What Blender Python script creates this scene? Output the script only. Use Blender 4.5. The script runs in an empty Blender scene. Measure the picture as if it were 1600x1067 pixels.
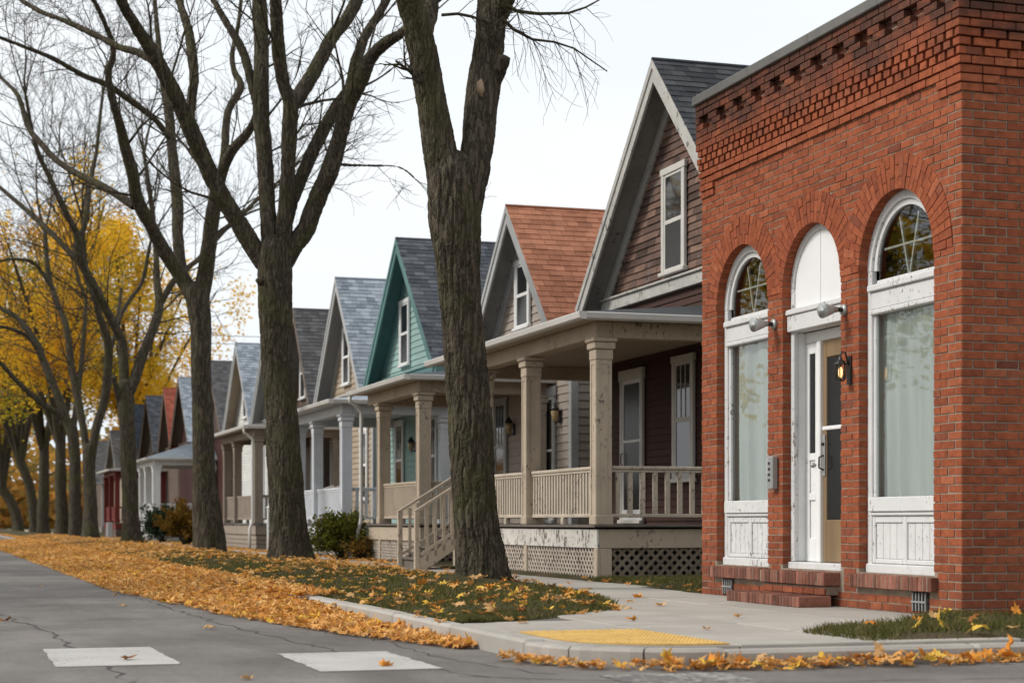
import bpy, math, random
import numpy as np
from mathutils import Vector, Matrix, Euler
from mathutils.geometry import tessellate_polygon

# ------------------------------------------------------------------ camera, sky, sun, exposure
scene = bpy.context.scene
col = scene.collection
YAW = math.atan(900/2800); SY, CY = math.sin(YAW), math.cos(YAW)
CAMZ = 0.78
cam_d = bpy.data.cameras.new("camera"); cam = bpy.data.objects.new("camera", cam_d); col.objects.link(cam)
cam.location = (0, 0, CAMZ); cam.rotation_euler = (math.radians(90), 0, -YAW)
cam_d.sensor_width = 36; cam_d.lens = 63.0; cam_d.shift_y = (815-533.5)/1600
cam_d.clip_start = 0.1; cam_d.clip_end = 2000
cam_d.dof.use_dof = True; cam_d.dof.focus_distance = 19.0; cam_d.dof.aperture_fstop = 2.5
scene.camera = cam
scene.view_settings.view_transform = 'Standard'; scene.view_settings.look = 'None'
scene.view_settings.exposure = 0.85; scene.view_settings.gamma = 1.0; scene.view_settings.use_curve_mapping = False

SUN_EL, SUN_AZ = math.radians(40), math.radians(-78)      # azimuth from +Y towards +X
world = bpy.data.worlds.new("World"); scene.world = world; world.use_nodes = True
wn, wl = world.node_tree.nodes, world.node_tree.links
wn.clear()
wo = wn.new("ShaderNodeOutputWorld"); mixs = wn.new("ShaderNodeMixShader")
bg1 = wn.new("ShaderNodeBackground"); bg2 = wn.new("ShaderNodeBackground")
sky = wn.new("ShaderNodeTexSky"); sky.sky_type = 'NISHITA'; sky.sun_disc = False
sky.sun_elevation = SUN_EL; sky.sun_rotation = SUN_AZ; sky.dust_density = 3.0
wl.new(sky.outputs[0], bg1.inputs[0]); bg1.inputs[1].default_value = 0.10
tc = wn.new("ShaderNodeTexCoord"); mp = wn.new("ShaderNodeMapping"); mp.inputs['Scale'].default_value = (1.2, 1.2, 3.5)
nz = wn.new("ShaderNodeTexNoise"); nz.inputs['Scale'].default_value = 1.6; nz.inputs['Detail'].default_value = 4
wl.new(tc.outputs['Generated'], mp.inputs[0]); wl.new(mp.outputs[0], nz.inputs['Vector'])
cr = wn.new("ShaderNodeValToRGB")
cr.color_ramp.elements[0].position = .3; cr.color_ramp.elements[0].color = (.625, .675, .725, 1)
cr.color_ramp.elements[1].position = .62; cr.color_ramp.elements[1].color = (.745, .755, .758, 1)
wl.new(nz.outputs[0], cr.inputs[0]); wl.new(cr.outputs[0], bg2.inputs[0]); bg2.inputs[1].default_value = 0.80
mixs.inputs[0].default_value = 0.92                        # cloud cover over the clear sky
wl.new(bg1.outputs[0], mixs.inputs[1]); wl.new(bg2.outputs[0], mixs.inputs[2]); wl.new(mixs.outputs[0], wo.inputs[0])
sd = bpy.data.lights.new("sun", 'SUN'); sun = bpy.data.objects.new("sun", sd); col.objects.link(sun)
sd.energy = 1.5; sd.angle = math.radians(14); sd.color = (1, .955, .90)
sdir = Vector((math.sin(SUN_AZ)*math.cos(SUN_EL), math.cos(SUN_AZ)*math.cos(SUN_EL), math.sin(SUN_EL)))
sun.rotation_euler = sdir.to_track_quat('Z', 'Y').to_euler()
sun.location = (-20, 20, 40)

random.seed(7); rng = np.random.default_rng(7)
U = random.uniform

def P(u, v, d):
    """point seen at photograph pixel (u, v) at depth d metres"""
    a = (u-800)/2800*d
    return Vector((SY*d+CY*a, CY*d-SY*a, CAMZ+(815-v)/2800*d))

# ------------------------------------------------------------------ materials
class NB:
    def __init__(s, name):
        s.m = bpy.data.materials.new(name); s.m.use_nodes = True
        s.n = s.m.node_tree.nodes; s.l = s.m.node_tree.links; s.n.clear()
        s.out = s.n.new("ShaderNodeOutputMaterial")
    def new(s, t, **kw):
        o = s.n.new(t)
        for k, v in kw.items(): setattr(o, k, v)
        return o
    def put(s, sock, v):
        if hasattr(v, 'links') or isinstance(v, bpy.types.NodeSocket): s.l.new(v, sock)
        else: sock.default_value = v
    def pos(s, scale=(1, 1, 1)):
        g = s.new("ShaderNodeNewGeometry"); m = s.new("ShaderNodeMapping"); m.inputs['Scale'].default_value = scale
        s.l.new(g.outputs['Position'], m.inputs[0]); return m.outputs[0]
    def noise(s, scale, detail=4, rough=.55, vec=None, dist=0):
        t = s.new("ShaderNodeTexNoise"); t.inputs['Scale'].default_value = scale; t.inputs['Detail'].default_value = detail
        t.inputs['Roughness'].default_value = rough; t.inputs['Distortion'].default_value = dist
        s.l.new(vec if vec else s.pos(), t.inputs['Vector']); return t.outputs[0]
    def rnd(s):
        g = s.new("ShaderNodeNewGeometry"); o = s.new("ShaderNodeObjectInfo")
        a = s.math('ADD', g.outputs['Random Per Island'], o.outputs['Random']); return s.math('FRACT', a)
    def math(s, op, a, b=0, c=0):
        t = s.new("ShaderNodeMath", operation=op)
        s.put(t.inputs[0], a); s.put(t.inputs[1], b)
        if op in ('MULTIPLY_ADD',): s.put(t.inputs[2], c)
        return t.outputs[0]
    def mrange(s, v, a, b, c, d):
        t = s.new("ShaderNodeMapRange"); s.put(t.inputs[0], v)
        for i, x in enumerate((a, b, c, d)): t.inputs[i+1].default_value = x
        return t.outputs[0]
    def mix(s, f, a, b, mode='MIX'):
        t = s.new("ShaderNodeMix", data_type='RGBA', blend_type=mode)
        s.put(t.inputs[0], f); s.put(t.inputs[6], rgba(a)); s.put(t.inputs[7], rgba(b)); return t.outputs[2]
    def scale(s, c, f):
        t = s.new("ShaderNodeVectorMath", operation='SCALE'); s.put(t.inputs[0], c if isinstance(c, bpy.types.NodeSocket) else rgba(c)[:3]); s.put(t.inputs[3], f); return t.outputs[0]
    def ramp(s, f, stops):
        t = s.new("ShaderNodeValToRGB"); e = t.color_ramp.elements
        while len(e) < len(stops): e.new(.5)
        for i, (p, c) in enumerate(stops): e[i].position = p; e[i].color = rgba(c)
        s.put(t.inputs[0], f); return t.outputs[0]
    def bump(s, h, strength, dist=.01):
        t = s.new("ShaderNodeBump"); t.inputs['Strength'].default_value = strength; t.inputs['Distance'].default_value = dist
        s.put(t.inputs['Height'], h); return t.outputs[0]
    def bsdf(s, c, rough=.7, spec=.3, normal=None, metal=0, **kw):
        b = s.new("ShaderNodeBsdfPrincipled"); s.put(b.inputs['Base Color'], rgba(c)); s.put(b.inputs['Roughness'], rough)
        b.inputs['Specular IOR Level'].default_value = spec; b.inputs['Metallic'].default_value = metal
        if normal: s.l.new(normal, b.inputs['Normal'])
        for k, v in kw.items(): s.put(b.inputs[k], v)
        s.l.new(b.outputs[0], s.out.inputs[0]); return b
def rgba(c):
    if isinstance(c, bpy.types.NodeSocket): return c
    return (c[0], c[1], c[2], 1.0)

MATS = {}
def mat(name, c, rough=.7, var=.12, vs=5, rnd=0, c2=None, wear=None, bump=.15, bs=60, spec=.25, stretch=(1, 1, 1), metal=0):
    """painted / wooden / stone surface: colour + mottling + per-piece tint + peeling wear"""
    if name in MATS: return MATS[name]
    b = NB(name); v = b.pos(stretch)
    n1 = b.noise(vs, 5, .6, v); n2 = b.noise(bs, 3, .6, v)
    base = b.mix(b.rnd(), c, c2) if c2 else b.mix(0, c, c)
    f = b.mrange(n1, .3, .7, 1-var, 1+var)
    if rnd: f = b.math('MULTIPLY', f, b.mrange(b.rnd(), 0, 1, 1-rnd, 1+rnd))
    base = b.scale(base, f)
    h = n2
    if wear:
        wc, thr, ws = wear
        n3 = b.noise(ws, 9, .68, b.pos((1, 1, .55)))
        big = b.noise(1.3, 2, .5)
        k = b.math('ADD', n3, b.mrange(big, .3, .7, -.07, .07))
        m = b.mrange(k, thr, thr+.035, 0, 1)
        base = b.mix(m, base, b.mix(n2, wc, tuple(x*.5 for x in wc)))
        h = b.math('SUBTRACT', n2, b.math('MULTIPLY', m, .9))
    b.bsdf(base, rough, spec, b.bump(h, bump, .006), metal)
    MATS[name] = b.m; return b.m

def m_brick():
    b = NB("brick"); r = b.rnd()
    c = b.ramp(r, [(0, (.22, .060, .028)), (.25, (.28, .076, .033)), (.55, (.325, .090, .038)), (.8, (.265, .068, .031)), (.94, (.36, .112, .052)), (1, (.16, .046, .028))])
    n = b.noise(14, 6, .65); n2 = b.noise(90, 4, .7)
    c = b.scale(c, b.mrange(n, .25, .75, .58, 1.22)); c = b.scale(c, b.mrange(n2, .25, .75, .8, 1.2))
    # soot high on the parapet, lime bloom and damp low down
    g = b.new("ShaderNodeNewGeometry"); sp = b.new("ShaderNodeSeparateXYZ"); b.l.new(g.outputs['Position'], sp.inputs[0])
    st = b.noise(2.2, 6, .7, b.pos((1, 1, 2.2)))
    top = b.mrange(sp.outputs[2], 4.45, 5.0, 0, .42); soot = b.mrange(b.math('ADD', st, top), .66, .95, 0, .8)
    c = b.mix(soot, c, (.035, .026, .022))
    low = b.mrange(sp.outputs[2], .95, .1, 0, .30); damp = b.mrange(b.math('ADD', st, low), .62, .95, 0, .6)
    c = b.mix(damp, c, (.11, .045, .03))
    bl = b.mrange(b.noise(30, 7, .75), .66, .74, 0, .4); c = b.mix(bl, c, (.42, .26, .19))
    b.bsdf(c, .85, .2, b.bump(b.math('ADD', n2, n), .35, .006)); return b.m
def m_bark():
    b = NB("bark"); v = b.pos((1, 1, .16)); v2 = b.pos((1, 1, .35))
    nw = b.noise(5, 3, .6, v2)
    wv = b.new("ShaderNodeVectorMath", operation='MULTIPLY_ADD'); b.put(wv.inputs[0], nw); wv.inputs[1].default_value = (.12, .12, .1); b.l.new(v, wv.inputs[2])
    rg = b.math('ABSOLUTE', b.math('SUBTRACT', b.noise(15, 3, .6, wv.outputs[0]), .5)); e = b.mrange(rg, 0, .10, 0, 1)
    n = b.noise(45, 6, .7, v2); nb = b.noise(1.7, 4, .6)
    c = b.mix(n, (.015, .012, .008), (.155, .128, .092))
    c = b.scale(c, b.mrange(e, 0, 1, .42, 1.12))
    c = b.mix(b.mrange(nb, .46, .70, 0, .6), c, (.072, .074, .026))
    lich = b.mrange(b.noise(16, 6, .75, v2), .66, .72, 0, .55); c = b.mix(lich, c, (.165, .15, .115))
    b.bsdf(c, .9, .15, b.bump(b.math('ADD', e, b.math('MULTIPLY', n, .7)), .8, .02)); return b.m
def m_leaf(name, stops, trans=.3, clump=0):
    b = NB(name); r = b.rnd()
    if clump: r = b.math('ADD', b.math('MULTIPLY', r, .45), b.mrange(b.noise(clump, 3, .6), .32, .68, 0, .55))
    c = b.ramp(r, stops); n = b.noise(25, 3)
    c = b.scale(c, b.mrange(n, .3, .7, .8, 1.15))
    d = b.new("ShaderNodeBsdfDiffuse"); t = b.new("ShaderNodeBsdfTranslucent"); m = b.new("ShaderNodeMixShader")
    b.put(d.inputs[0], c); b.put(t.inputs[0], c); m.inputs[0].default_value = trans
    b.l.new(d.outputs[0], m.inputs[1]); b.l.new(t.outputs[0], m.inputs[2]); b.l.new(m.outputs[0], b.out.inputs[0]); return b.m
def m_asphalt():
    b = NB("asphalt"); n = b.noise(.55, 5, .6); f = b.noise(160, 3, .8); st = b.noise(.9, 4, .55, b.pos((1.6, .35, 1)))
    c = b.mix(b.mrange(n, .32, .68, 0, 1), (.105, .095, .085), (.195, .179, .162))
    c = b.scale(c, b.mrange(f, .3, .7, .66, 1.36)); c = b.scale(c, b.mrange(b.noise(28, 5, .75), .3, .7, .80, 1.20)); c = b.scale(c, b.mrange(b.noise(3.2, 5, .7, b.pos((1, .3, 1))), .3, .7, .86, 1.13))
    c = b.mix(b.mrange(b.noise(1.4, 5, .7), .63, .70, 0, .45), c, (.06, .054, .05))
    c = b.mix(b.mrange(st, .55, .72, 0, .5), c, (.075, .068, .062))
    c = b.mix(b.mrange(b.noise(260, 2, .6), .68, .74, 0, .6), c, (.34, .32, .3))
    b.bsdf(c, .85, .3, b.bump(f, .5, .008)); return b.m
def m_concrete(name, c, dark=.6):
    b = NB(name); n = b.noise(1.1, 6, .65); f = b.noise(120, 4, .75); sp = b.noise(7, 6, .7)
    k = b.scale(c, b.mrange(n, .3, .7, .84, 1.12)); k = b.scale(k, b.mrange(f, .3, .7, .86, 1.12))
    k = b.scale(k, b.mrange(b.rnd(), 0, 1, .93, 1.06))
    k = b.mix(b.mrange(sp, .6, .75, 0, dark), k, tuple(x*.55 for x in c))
    b.bsdf(k, .85, .25, b.bump(f, .3, .006)); return b.m
def m_soil():
    b = NB("turf_soil"); n = b.noise(1.2, 6, .7); f = b.noise(60, 5, .8)
    c = b.mix(b.mrange(n, .42, .62, 0, 1), (.060, .060, .026), (.110, .082, .052))
    c = b.scale(c, b.mrange(f, .25, .75, .5, 1.5)); b.bsdf(c, .95, .1, b.bump(f, .8, .03)); return b.m
def m_glass():
    b = NB("window_glass"); fr = b.new("ShaderNodeFresnel"); fr.inputs[0].default_value = 1.5
    g = b.new("ShaderNodeBsdfGlossy"); g.inputs['Roughness'].default_value = .015
    nrm = b.bump(b.noise(1.6, 2), .05, .03); b.l.new(nrm, g.inputs['Normal'])
    t = b.new("ShaderNodeBsdfTransparent"); t.inputs[0].default_value = (.86, .91, .88, 1); m = b.new("ShaderNodeMixShader")
    b.l.new(b.math('MINIMUM', b.math('MULTIPLY', fr.outputs[0], 1.9), 1.0), m.inputs[0]); b.l.new(t.outputs[0], m.inputs[1]); b.l.new(g.outputs[0], m.inputs[2])
    b.l.new(m.outputs[0], b.out.inputs[0]); return b.m
def m_darkglass(name="dark_pane", c=(.018, .02, .022), rough=.04, spec=.6):
    b = NB(name); b.bsdf(c, rough, spec, b.bump(b.noise(1.4, 2), .06, .03)); return b.m
def m_emit(name, c, s):
    b = NB(name); e = b.new("ShaderNodeEmission"); e.inputs[0].default_value = rgba(c); e.inputs[1].default_value = s
    b.l.new(e.outputs[0], b.out.inputs[0]); return b.m

BRICK = m_brick(); BARK = m_bark(); ASPH = m_asphalt(); SOIL = m_soil(); GLASS = m_glass(); PANE = m_darkglass()
SCREEN = m_darkglass("screen_pane", (.014, .014, .014), .22, .35)
MORTAR = mat("mortar", (.25, .195, .145), .95, .25, 9, bump=.4, bs=150)
WALK = m_concrete("pavement_concrete", (.36, .33, .29), .35); KERB = m_concrete("kerb_concrete", (.35, .325, .29), .5)
FLAKE = mat("flaking_white_paint", (.60, .60, .59), .55, .06, 4, wear=((.30, .27, .235), .60, 30), bump=.35, bs=120)
WHITE = mat("white_paint", (.72, .72, .71), .5, .05, 4, wear=((.35, .33, .3), .69, 16), bump=.1)
CREAM = mat("cream_paint", (.43, .355, .27), .65, .10, 3, rnd=.05, wear=((.20, .165, .13), .615, 24), bump=.25, bs=90)
CREAMW = mat("worn_cream_paint", (.48, .41, .325), .7, .12, 3, rnd=.06, wear=((.21, .18, .15), .592, 30), bump=.4, bs=90)
PEEL = mat('peeling_white_board', (.56, .53, .48), .75, .12, 3, wear=((.17, .145, .12), .545, 15), bump=.4, bs=90)
TAUPE = mat("taupe_paint", (.27, .225, .18), .7, .1, 3, rnd=.05, wear=((.14, .11, .09), .64, 14))
PWHITE = mat("porch_white_paint", (.58, .60, .63), .55, .06, 3, wear=((.3, .29, .28), .67, 15))
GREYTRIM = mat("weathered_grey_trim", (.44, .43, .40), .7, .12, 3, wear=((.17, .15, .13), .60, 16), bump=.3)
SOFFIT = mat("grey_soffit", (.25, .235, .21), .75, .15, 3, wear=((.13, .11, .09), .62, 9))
GUTTER = mat("aluminium_gutter", (.55, .53, .50), .4, .06, 2, spec=.5, bump=.03)
METAL = mat("grey_metal", (.33, .33, .32), .4, .1, 6, spec=.5, bump=.05, metal=.3)
COPING = mat("dull_metal_coping", (.13, .125, .115), .5, .15, 3, spec=.5, bump=.05)
BLACKM = mat("black_iron", (.015, .014, .013), .4, .1, 6, spec=.5)
TANWOOD = mat("tan_wood_door", (.21, .145, .08), .5, .15, 6, stretch=(1, 1, .12), bump=.15)
GREYWOOD = mat("weathered_deck_wood", (.135, .115, .095), .8, .2, 6, rnd=.12, bump=.4)
LATT = mat("lattice_wood", (.19, .155, .115), .8, .2, 6, rnd=.2, bump=.3)
LATTP = mat("lattice_paint", (.45, .385, .32), .75, .12, 6, rnd=.1, wear=((.18, .15, .12), .6, 20))
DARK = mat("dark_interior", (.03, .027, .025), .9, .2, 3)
CURTAIN = mat("pale_green_curtain", (.68, .71, .68), .9, .12, 2, stretch=(1, 3, .3), bump=.05)
PAINT = mat("road_marking_paint", (.40, .385, .36), .75, .12, 2, wear=((.2, .185, .17), .575, 30), bump=.2)
TACT = mat("yellow_tactile_concrete", (.52, .33, .10), .75, .18, 4, wear=((.30, .2, .09), .64, 12), bump=.3)
PAINT2 = mat('worn_marking_paint', (.30, .29, .27), .8, .1, 2, wear=((.16, .15, .14), .47, 20))
TAR = mat("crack_filler", (.06, .055, .05), .8, .2, 6)
LITTER = m_leaf("fallen_leaf", [(0, (.52, .22, .05)), (.2, (.68, .34, .10)), (.42, (.74, .43, .17)), (.6, (.66, .28, .05)), (.76, (.80, .50, .20)), (.9, (.40, .17, .05)), (1, (.80, .49, .07))], .25)
LEAFY = m_leaf("yellow_leaf", [(0, (.82, .42, .03)), (.35, (.86, .52, .04)), (.62, (.80, .52, .045)), (.85, (.60, .46, .05)), (1, (.42, .37, .05))], .5, .28)
LEAFG = m_leaf("green_gold_leaf", [(0, (.17, .18, .025)), (.4, (.34, .30, .035)), (.7, (.62, .43, .035)), (1, (.12, .14, .025))], .5, .3)
LEAFM = m_leaf('far_mixed_leaf', [(0, (.40, .20, .05)), (.3, (.52, .28, .06)), (.6, (.30, .20, .06)), (.8, (.20, .17, .06)), (1, (.50, .22, .05))], .3)
LEAFO = m_leaf("orange_leaf", [(0, (.66, .30, .03)), (.4, (.72, .38, .035)), (.75, (.52, .20, .03)), (1, (.70, .46, .05))], .5, .25)
GRASS = m_leaf("grass_blade", [(0, (.060, .072, .020)), (.4, (.105, .110, .034)), (.75, (.155, .135, .055)), (1, (.21, .165, .09))], .3)
SHRUBG = m_leaf("shrub_needle", [(0, (.05, .065, .012)), (.6, (.11, .115, .02)), (1, (.17, .14, .03))], .25)
SHRUBD = m_leaf("dark_spruce_needle", [(0, (.018, .035, .02)), (1, (.05, .07, .035))], .2)
SHRUBO = m_leaf("russet_shrub_leaf", [(0, (.16, .08, .02)), (.6, (.28, .15, .03)), (1, (.12, .10, .02))], .25)

# ------------------------------------------------------------------ mesh helpers
BOXF = [(0, 3, 2, 1), (4, 5, 6, 7), (0, 1, 5, 4), (1, 2, 6, 5), (2, 3, 7, 6), (3, 0, 4, 7)]
class MB:
    def __init__(s): s.v = []; s.f = []
    def add(s, vs, fs):
        k = len(s.v); s.v.extend(tuple(map(float, p)) for p in vs); s.f.extend(tuple(i+k for i in f) for f in fs); return s
    def box(s, x0, x1, y0, y1, z0, z1, j=0):
        p = [(x0, y0, z0), (x1, y0, z0), (x1, y1, z0), (x0, y1, z0), (x0, y0, z1), (x1, y0, z1), (x1, y1, z1), (x0, y1, z1)]
        if j: p = [(a+U(-j, j), b+U(-j, j), c+U(-j, j)) for a, b, c in p]
        return s.add(p, BOXF)
    def cbox(s, x0, x1, y0, y1, z0, z1, c=.008):
        c = min(c, (x1-x0)*.3, (y1-y0)*.3, (z1-z0)*.3)
        vs = []; idx = {}
        X, Y, Z = (x0, x1), (y0, y1), (z0, z1)
        for i in (0, 1):
            for j in (0, 1):
                for k in (0, 1):
                    q = [X[i], Y[j], Z[k]]; si = [1-2*i, 1-2*j, 1-2*k]
                    for a in range(3):
                        w = [q[t]+(si[t]*c if t != a else 0) for t in range(3)]; idx[i, j, k, a] = len(vs); vs.append(w)
        f = []
        for a in range(3):
            b, d = (a+1) % 3, (a+2) % 3
            for e in (0, 1):
                def K(p, q, ax):
                    t = [0, 0, 0]; t[a] = e; t[b] = p; t[d] = q; return idx[t[0], t[1], t[2], ax]
                l = [K(0, 0, a), K(1, 0, a), K(1, 1, a), K(0, 1, a)]; f.append(l if e else l[::-1])
        for a in range(3):
            b, d = (a+1) % 3, (a+2) % 3
            for p in (0, 1):
                for q in (0, 1):
                    def K(e, ax):
                        t = [0, 0, 0]; t[a] = e; t[b] = p; t[d] = q; return idx[t[0], t[1], t[2], ax]
                    l = [K(0, b), K(1, b), K(1, d), K(0, d)]; f.append(l if (p != q) else l[::-1])
        for i in (0, 1):
            for j in (0, 1):
                for k in (0, 1):
                    l = [idx[i, j, k, 0], idx[i, j, k, 1], idx[i, j, k, 2]]; f.append(l if (i+j+k) % 2 else l[::-1])
        return s.add(vs, f)
    def obox(s, c, a, b, d):
        c, a, b, d = Vector(c), Vector(a), Vector(b), Vector(d)
        return s.add([c-a-b-d, c+a-b-d, c+a+b-d, c-a+b-d, c-a-b+d, c+a-b+d, c+a+b+d, c-a+b+d], BOXF)
    def prism(s, poly, ax, t0, t1):
        """extrude a 2D polygon (list of pairs in the other two axes) along axis ax"""
        n = len(poly)
        def mk(p, t): q = list(p); q.insert(ax, t); return q
        vs = [mk(p, t0) for p in poly]+[mk(p, t1) for p in poly]
        return s.add(vs, [tuple(range(n))[::-1], tuple(range(n, 2*n))]+[(i, (i+1) % n, n+(i+1) % n, n+i) for i in range(n)])
    def tube(s, pts, rad, sides=8, caps=True):
        pts = [Vector(p) for p in pts]; n = len(pts); rad = rad if hasattr(rad, '__len__') else [rad]*n
        up = Vector((0, 0, 1)); vs = []; prev = None
        for i, p in enumerate(pts):
            t = (pts[min(i+1, n-1)]-pts[max(i-1, 0)]).normalized()
            if prev is None: a = t.cross(up if abs(t.z) < .9 else Vector((1, 0, 0))).normalized()
            else: a = (prev-t*prev.dot(t)).normalized()
            prev = a; b = t.cross(a)
            for k in range(sides):
                w = 2*math.pi*k/sides; vs.append(p+(a*math.cos(w)+b*math.sin(w))*rad[i])
        f = [(i*sides+k, i*sides+(k+1) % sides, (i+1)*sides+(k+1) % sides, (i+1)*sides+k) for i in range(n-1) for k in range(sides)]
        if caps: f += [tuple(range(sides))[::-1], tuple(range((n-1)*sides, n*sides))]
        return s.add(vs, f)
    def arc(s, yc, zc, r0, r1, x0, x1, a0=0, a1=math.pi, n=24):
        for i in range(n):
            p, q = a0+(a1-a0)*i/n, a0+(a1-a0)*(i+1)/n
            pts = [(yc+r*math.cos(w), zc+r*math.sin(w)) for r, w in ((r0, p), (r1, p), (r1, q), (r0, q))]
            k = len(s.v)
            s.v += [(x0, *t) for t in pts]+[(x1, *t) for t in pts]
            s.f += [(k, k+1, k+2, k+3), (k+7, k+6, k+5, k+4), (k, k+3, k+7, k+4), (k+1, k+5, k+6, k+2)]
            if i == 0: s.f.append((k, k+4, k+5, k+1))
            if i == n-1: s.f.append((k+3, k+2, k+6, k+7))
        return s
    def mesh(s, name, m=None, smooth=False):
        me = bpy.data.meshes.new(name); me.from_pydata(s.v, [], s.f)
        if m: me.materials.append(m)
        if smooth: me.polygons.foreach_set('use_smooth', [True]*len(me.polygons))
        me.update(); return me
    def build(s, name, m, parent=None, smooth=False):
        return link(name, s.mesh(name, m, smooth), parent)
WORLD = {}
def link(name, data, parent=None, M=None):
    o = bpy.data.objects.new(name, data); col.objects.link(o)
    t = M.to_translation() if M else Vector((0, 0, 0))
    WORLD[o.name] = M if M else Matrix.Identity(4)
    if parent:
        o.parent = parent; o.matrix_parent_inverse = WORLD[parent.name].inverted()
    if M: o.matrix_basis = M
    return o
def thing(name, label, cat, loc, group=None):
    o = link(name, None, None, Matrix.Translation(loc)); o.empty_display_size = .3
    return tag(o, label, cat, group)
def tag(o, label=None, cat=None, group=None, kind=None):
    if label: o['label'] = label
    if cat: o['category'] = cat
    if group: o['group'] = group
    if kind: o['kind'] = kind
    return o
def B(name, m, parent, x0, x1, y0, y1, z0, z1, c=.008):
    return MB().cbox(min(x0, x1), max(x0, x1), min(y0, y1), max(y0, y1), min(z0, z1), max(z0, z1), c).build(name, m, parent)
_unit = {}
def unit(m, kind='box'):
    """shared unit meshes for repeated pieces (0..1 cube, bevelled in proportion)"""
    k = (m.name, kind)
    if k not in _unit:
        b = MB()
        if kind == 'box': b.box(0, 1, 0, 1, 0, 1)
        elif kind == 'board':   # clapboard: thin at its top edge
            b.add([(0, 0, 0), (1, 0, 0), (1, 1, 0), (0, 1, 0), (.72, 0, 1), (1, 0, 1), (1, 1, 1), (.72, 1, 1)], BOXF)
        _unit[k] = b.mesh(kind, m)
    return _unit[k]
def piece(name, m, parent, x0, x1, y0, y1, z0, z1, kind='box', rot=None):
    M = Matrix.Translation((x0, y0, z0)) @ Matrix.Diagonal((x1-x0, y1-y0, z1-z0, 1))
    return link(name, unit(m, kind), parent, M)
def npmesh(name, V, F, m, smooth=False):
    """V (n,3) and F (k,3 or 4) numpy arrays -> mesh"""
    me = bpy.data.meshes.new(name); V = np.asarray(V, dtype=np.float32); F = np.asarray(F, dtype=np.int32)
    me.vertices.add(len(V)); me.vertices.foreach_set('co', V.ravel())
    w = F.shape[1]; me.loops.add(F.size); me.loops.foreach_set('vertex_index', F.ravel())
    me.polygons.add(len(F)); me.polygons.foreach_set('loop_start', np.arange(0, F.size, w, dtype=np.int32))
    me.polygons.foreach_set('loop_total', np.full(len(F), w, dtype=np.int32))
    if smooth: me.polygons.foreach_set('use_smooth', np.ones(len(F), dtype=bool))
    me.materials.append(m); me.update(calc_edges=True); me.validate(); return me

# ------------------------------------------------------------------ ground, road, kerb, pavement
def struct(o): o['kind'] = 'structure'; return o
XC, YC, RC = 3.70, 10.25, 1.0            # kerb outer faces and corner radius
struct(MB().add([(-900, -300, -.30), (900, -300, -.30), (900, 1500, -.30), (-900, 1500, -.30)], [(0, 1, 2, 3)]).build('ground', SOIL))
def grid(x0, x1, y0, y1, z, nx, ny):
    vs = [(x0+(x1-x0)*i/nx, y0+(y1-y0)*j/ny, z) for j in range(ny+1) for i in range(nx+1)]
    return vs, [(j*(nx+1)+i, j*(nx+1)+i+1, (j+1)*(nx+1)+i+1, (j+1)*(nx+1)+i) for j in range(ny) for i in range(nx)]
road = struct(MB().add(*grid(-6.5, XC+.12, -40, 420, -.13, 2, 40)).build('road', ASPH))
struct(MB().add(*grid(XC+.12, 70, -3, YC+.12, -.13, 20, 2)).add([(XC+.12, YC+.12, -.13), (XC+1.2, YC+.12, -.13), (XC+.12, YC+1.2, -.13)], [(0, 1, 2)]).build('side_road', ASPH))
def arcpt(r, a): return (XC+RC-r*math.cos(a), YC+RC-r*math.sin(a))
# kerb stones, one by one
kerb = struct(MB().box(XC+.03, XC+.13, YC+RC, 300, -.28, -.04).build('kerb', KERB))
def kerbstone(p):   # p: 2D footprint polygon, outer edge first
    n = len(p)//2; top = -.002
    return p
y = YC+RC; k = 0
while y < 70:
    L = 1.8; b = MB().cbox(XC, XC+.16, y+.006, y+L-.006, -.25, .004+U(-.004, .004), .022); b.build('kerb_stone', KERB, kerb); y += L
MB().cbox(XC, XC+.16, 70, 300, -.25, .003, .02).build('kerb_stone', KERB, kerb)
x = XC+RC
while x < 24:
    L = 1.8; MB().cbox(x+.006, x+L-.006, YC, YC+.16, -.25, -.02+U(-.004, .004), .022).build('kerb_stone', KERB, kerb); x += L
for i in range(3):
    b = MB(); n = 6
    for j in range(n):
        a, c = (i+j/n)*math.pi/6, (i+(j+1)/n)*math.pi/6
        if j == 0: a += .006
        if j == n-1: c -= .006
        o0, o1, i0, i1 = arcpt(RC, a), arcpt(RC, c), arcpt(RC-.16, a), arcpt(RC-.16, c)
        m0, m1 = arcpt(RC-.02, a), arcpt(RC-.02, c); z = -.012
        b.add([(*o0, -.25), (*o1, -.25), (*o1, z-.02), (*o0, z-.02), (*m0, z), (*m1, z), (*i0, z), (*i1, z), (*i0, -.25), (*i1, -.25)],
              [(0, 3, 2, 1), (3, 4, 5, 2), (4, 6, 7, 5), (6, 8, 9, 7)]+([(0, 8, 6, 4, 3)] if j == 0 else [])+([(1, 2, 5, 7, 9)] if j == n-1 else []))
    b.build('kerb_stone', KERB, kerb)
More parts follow.
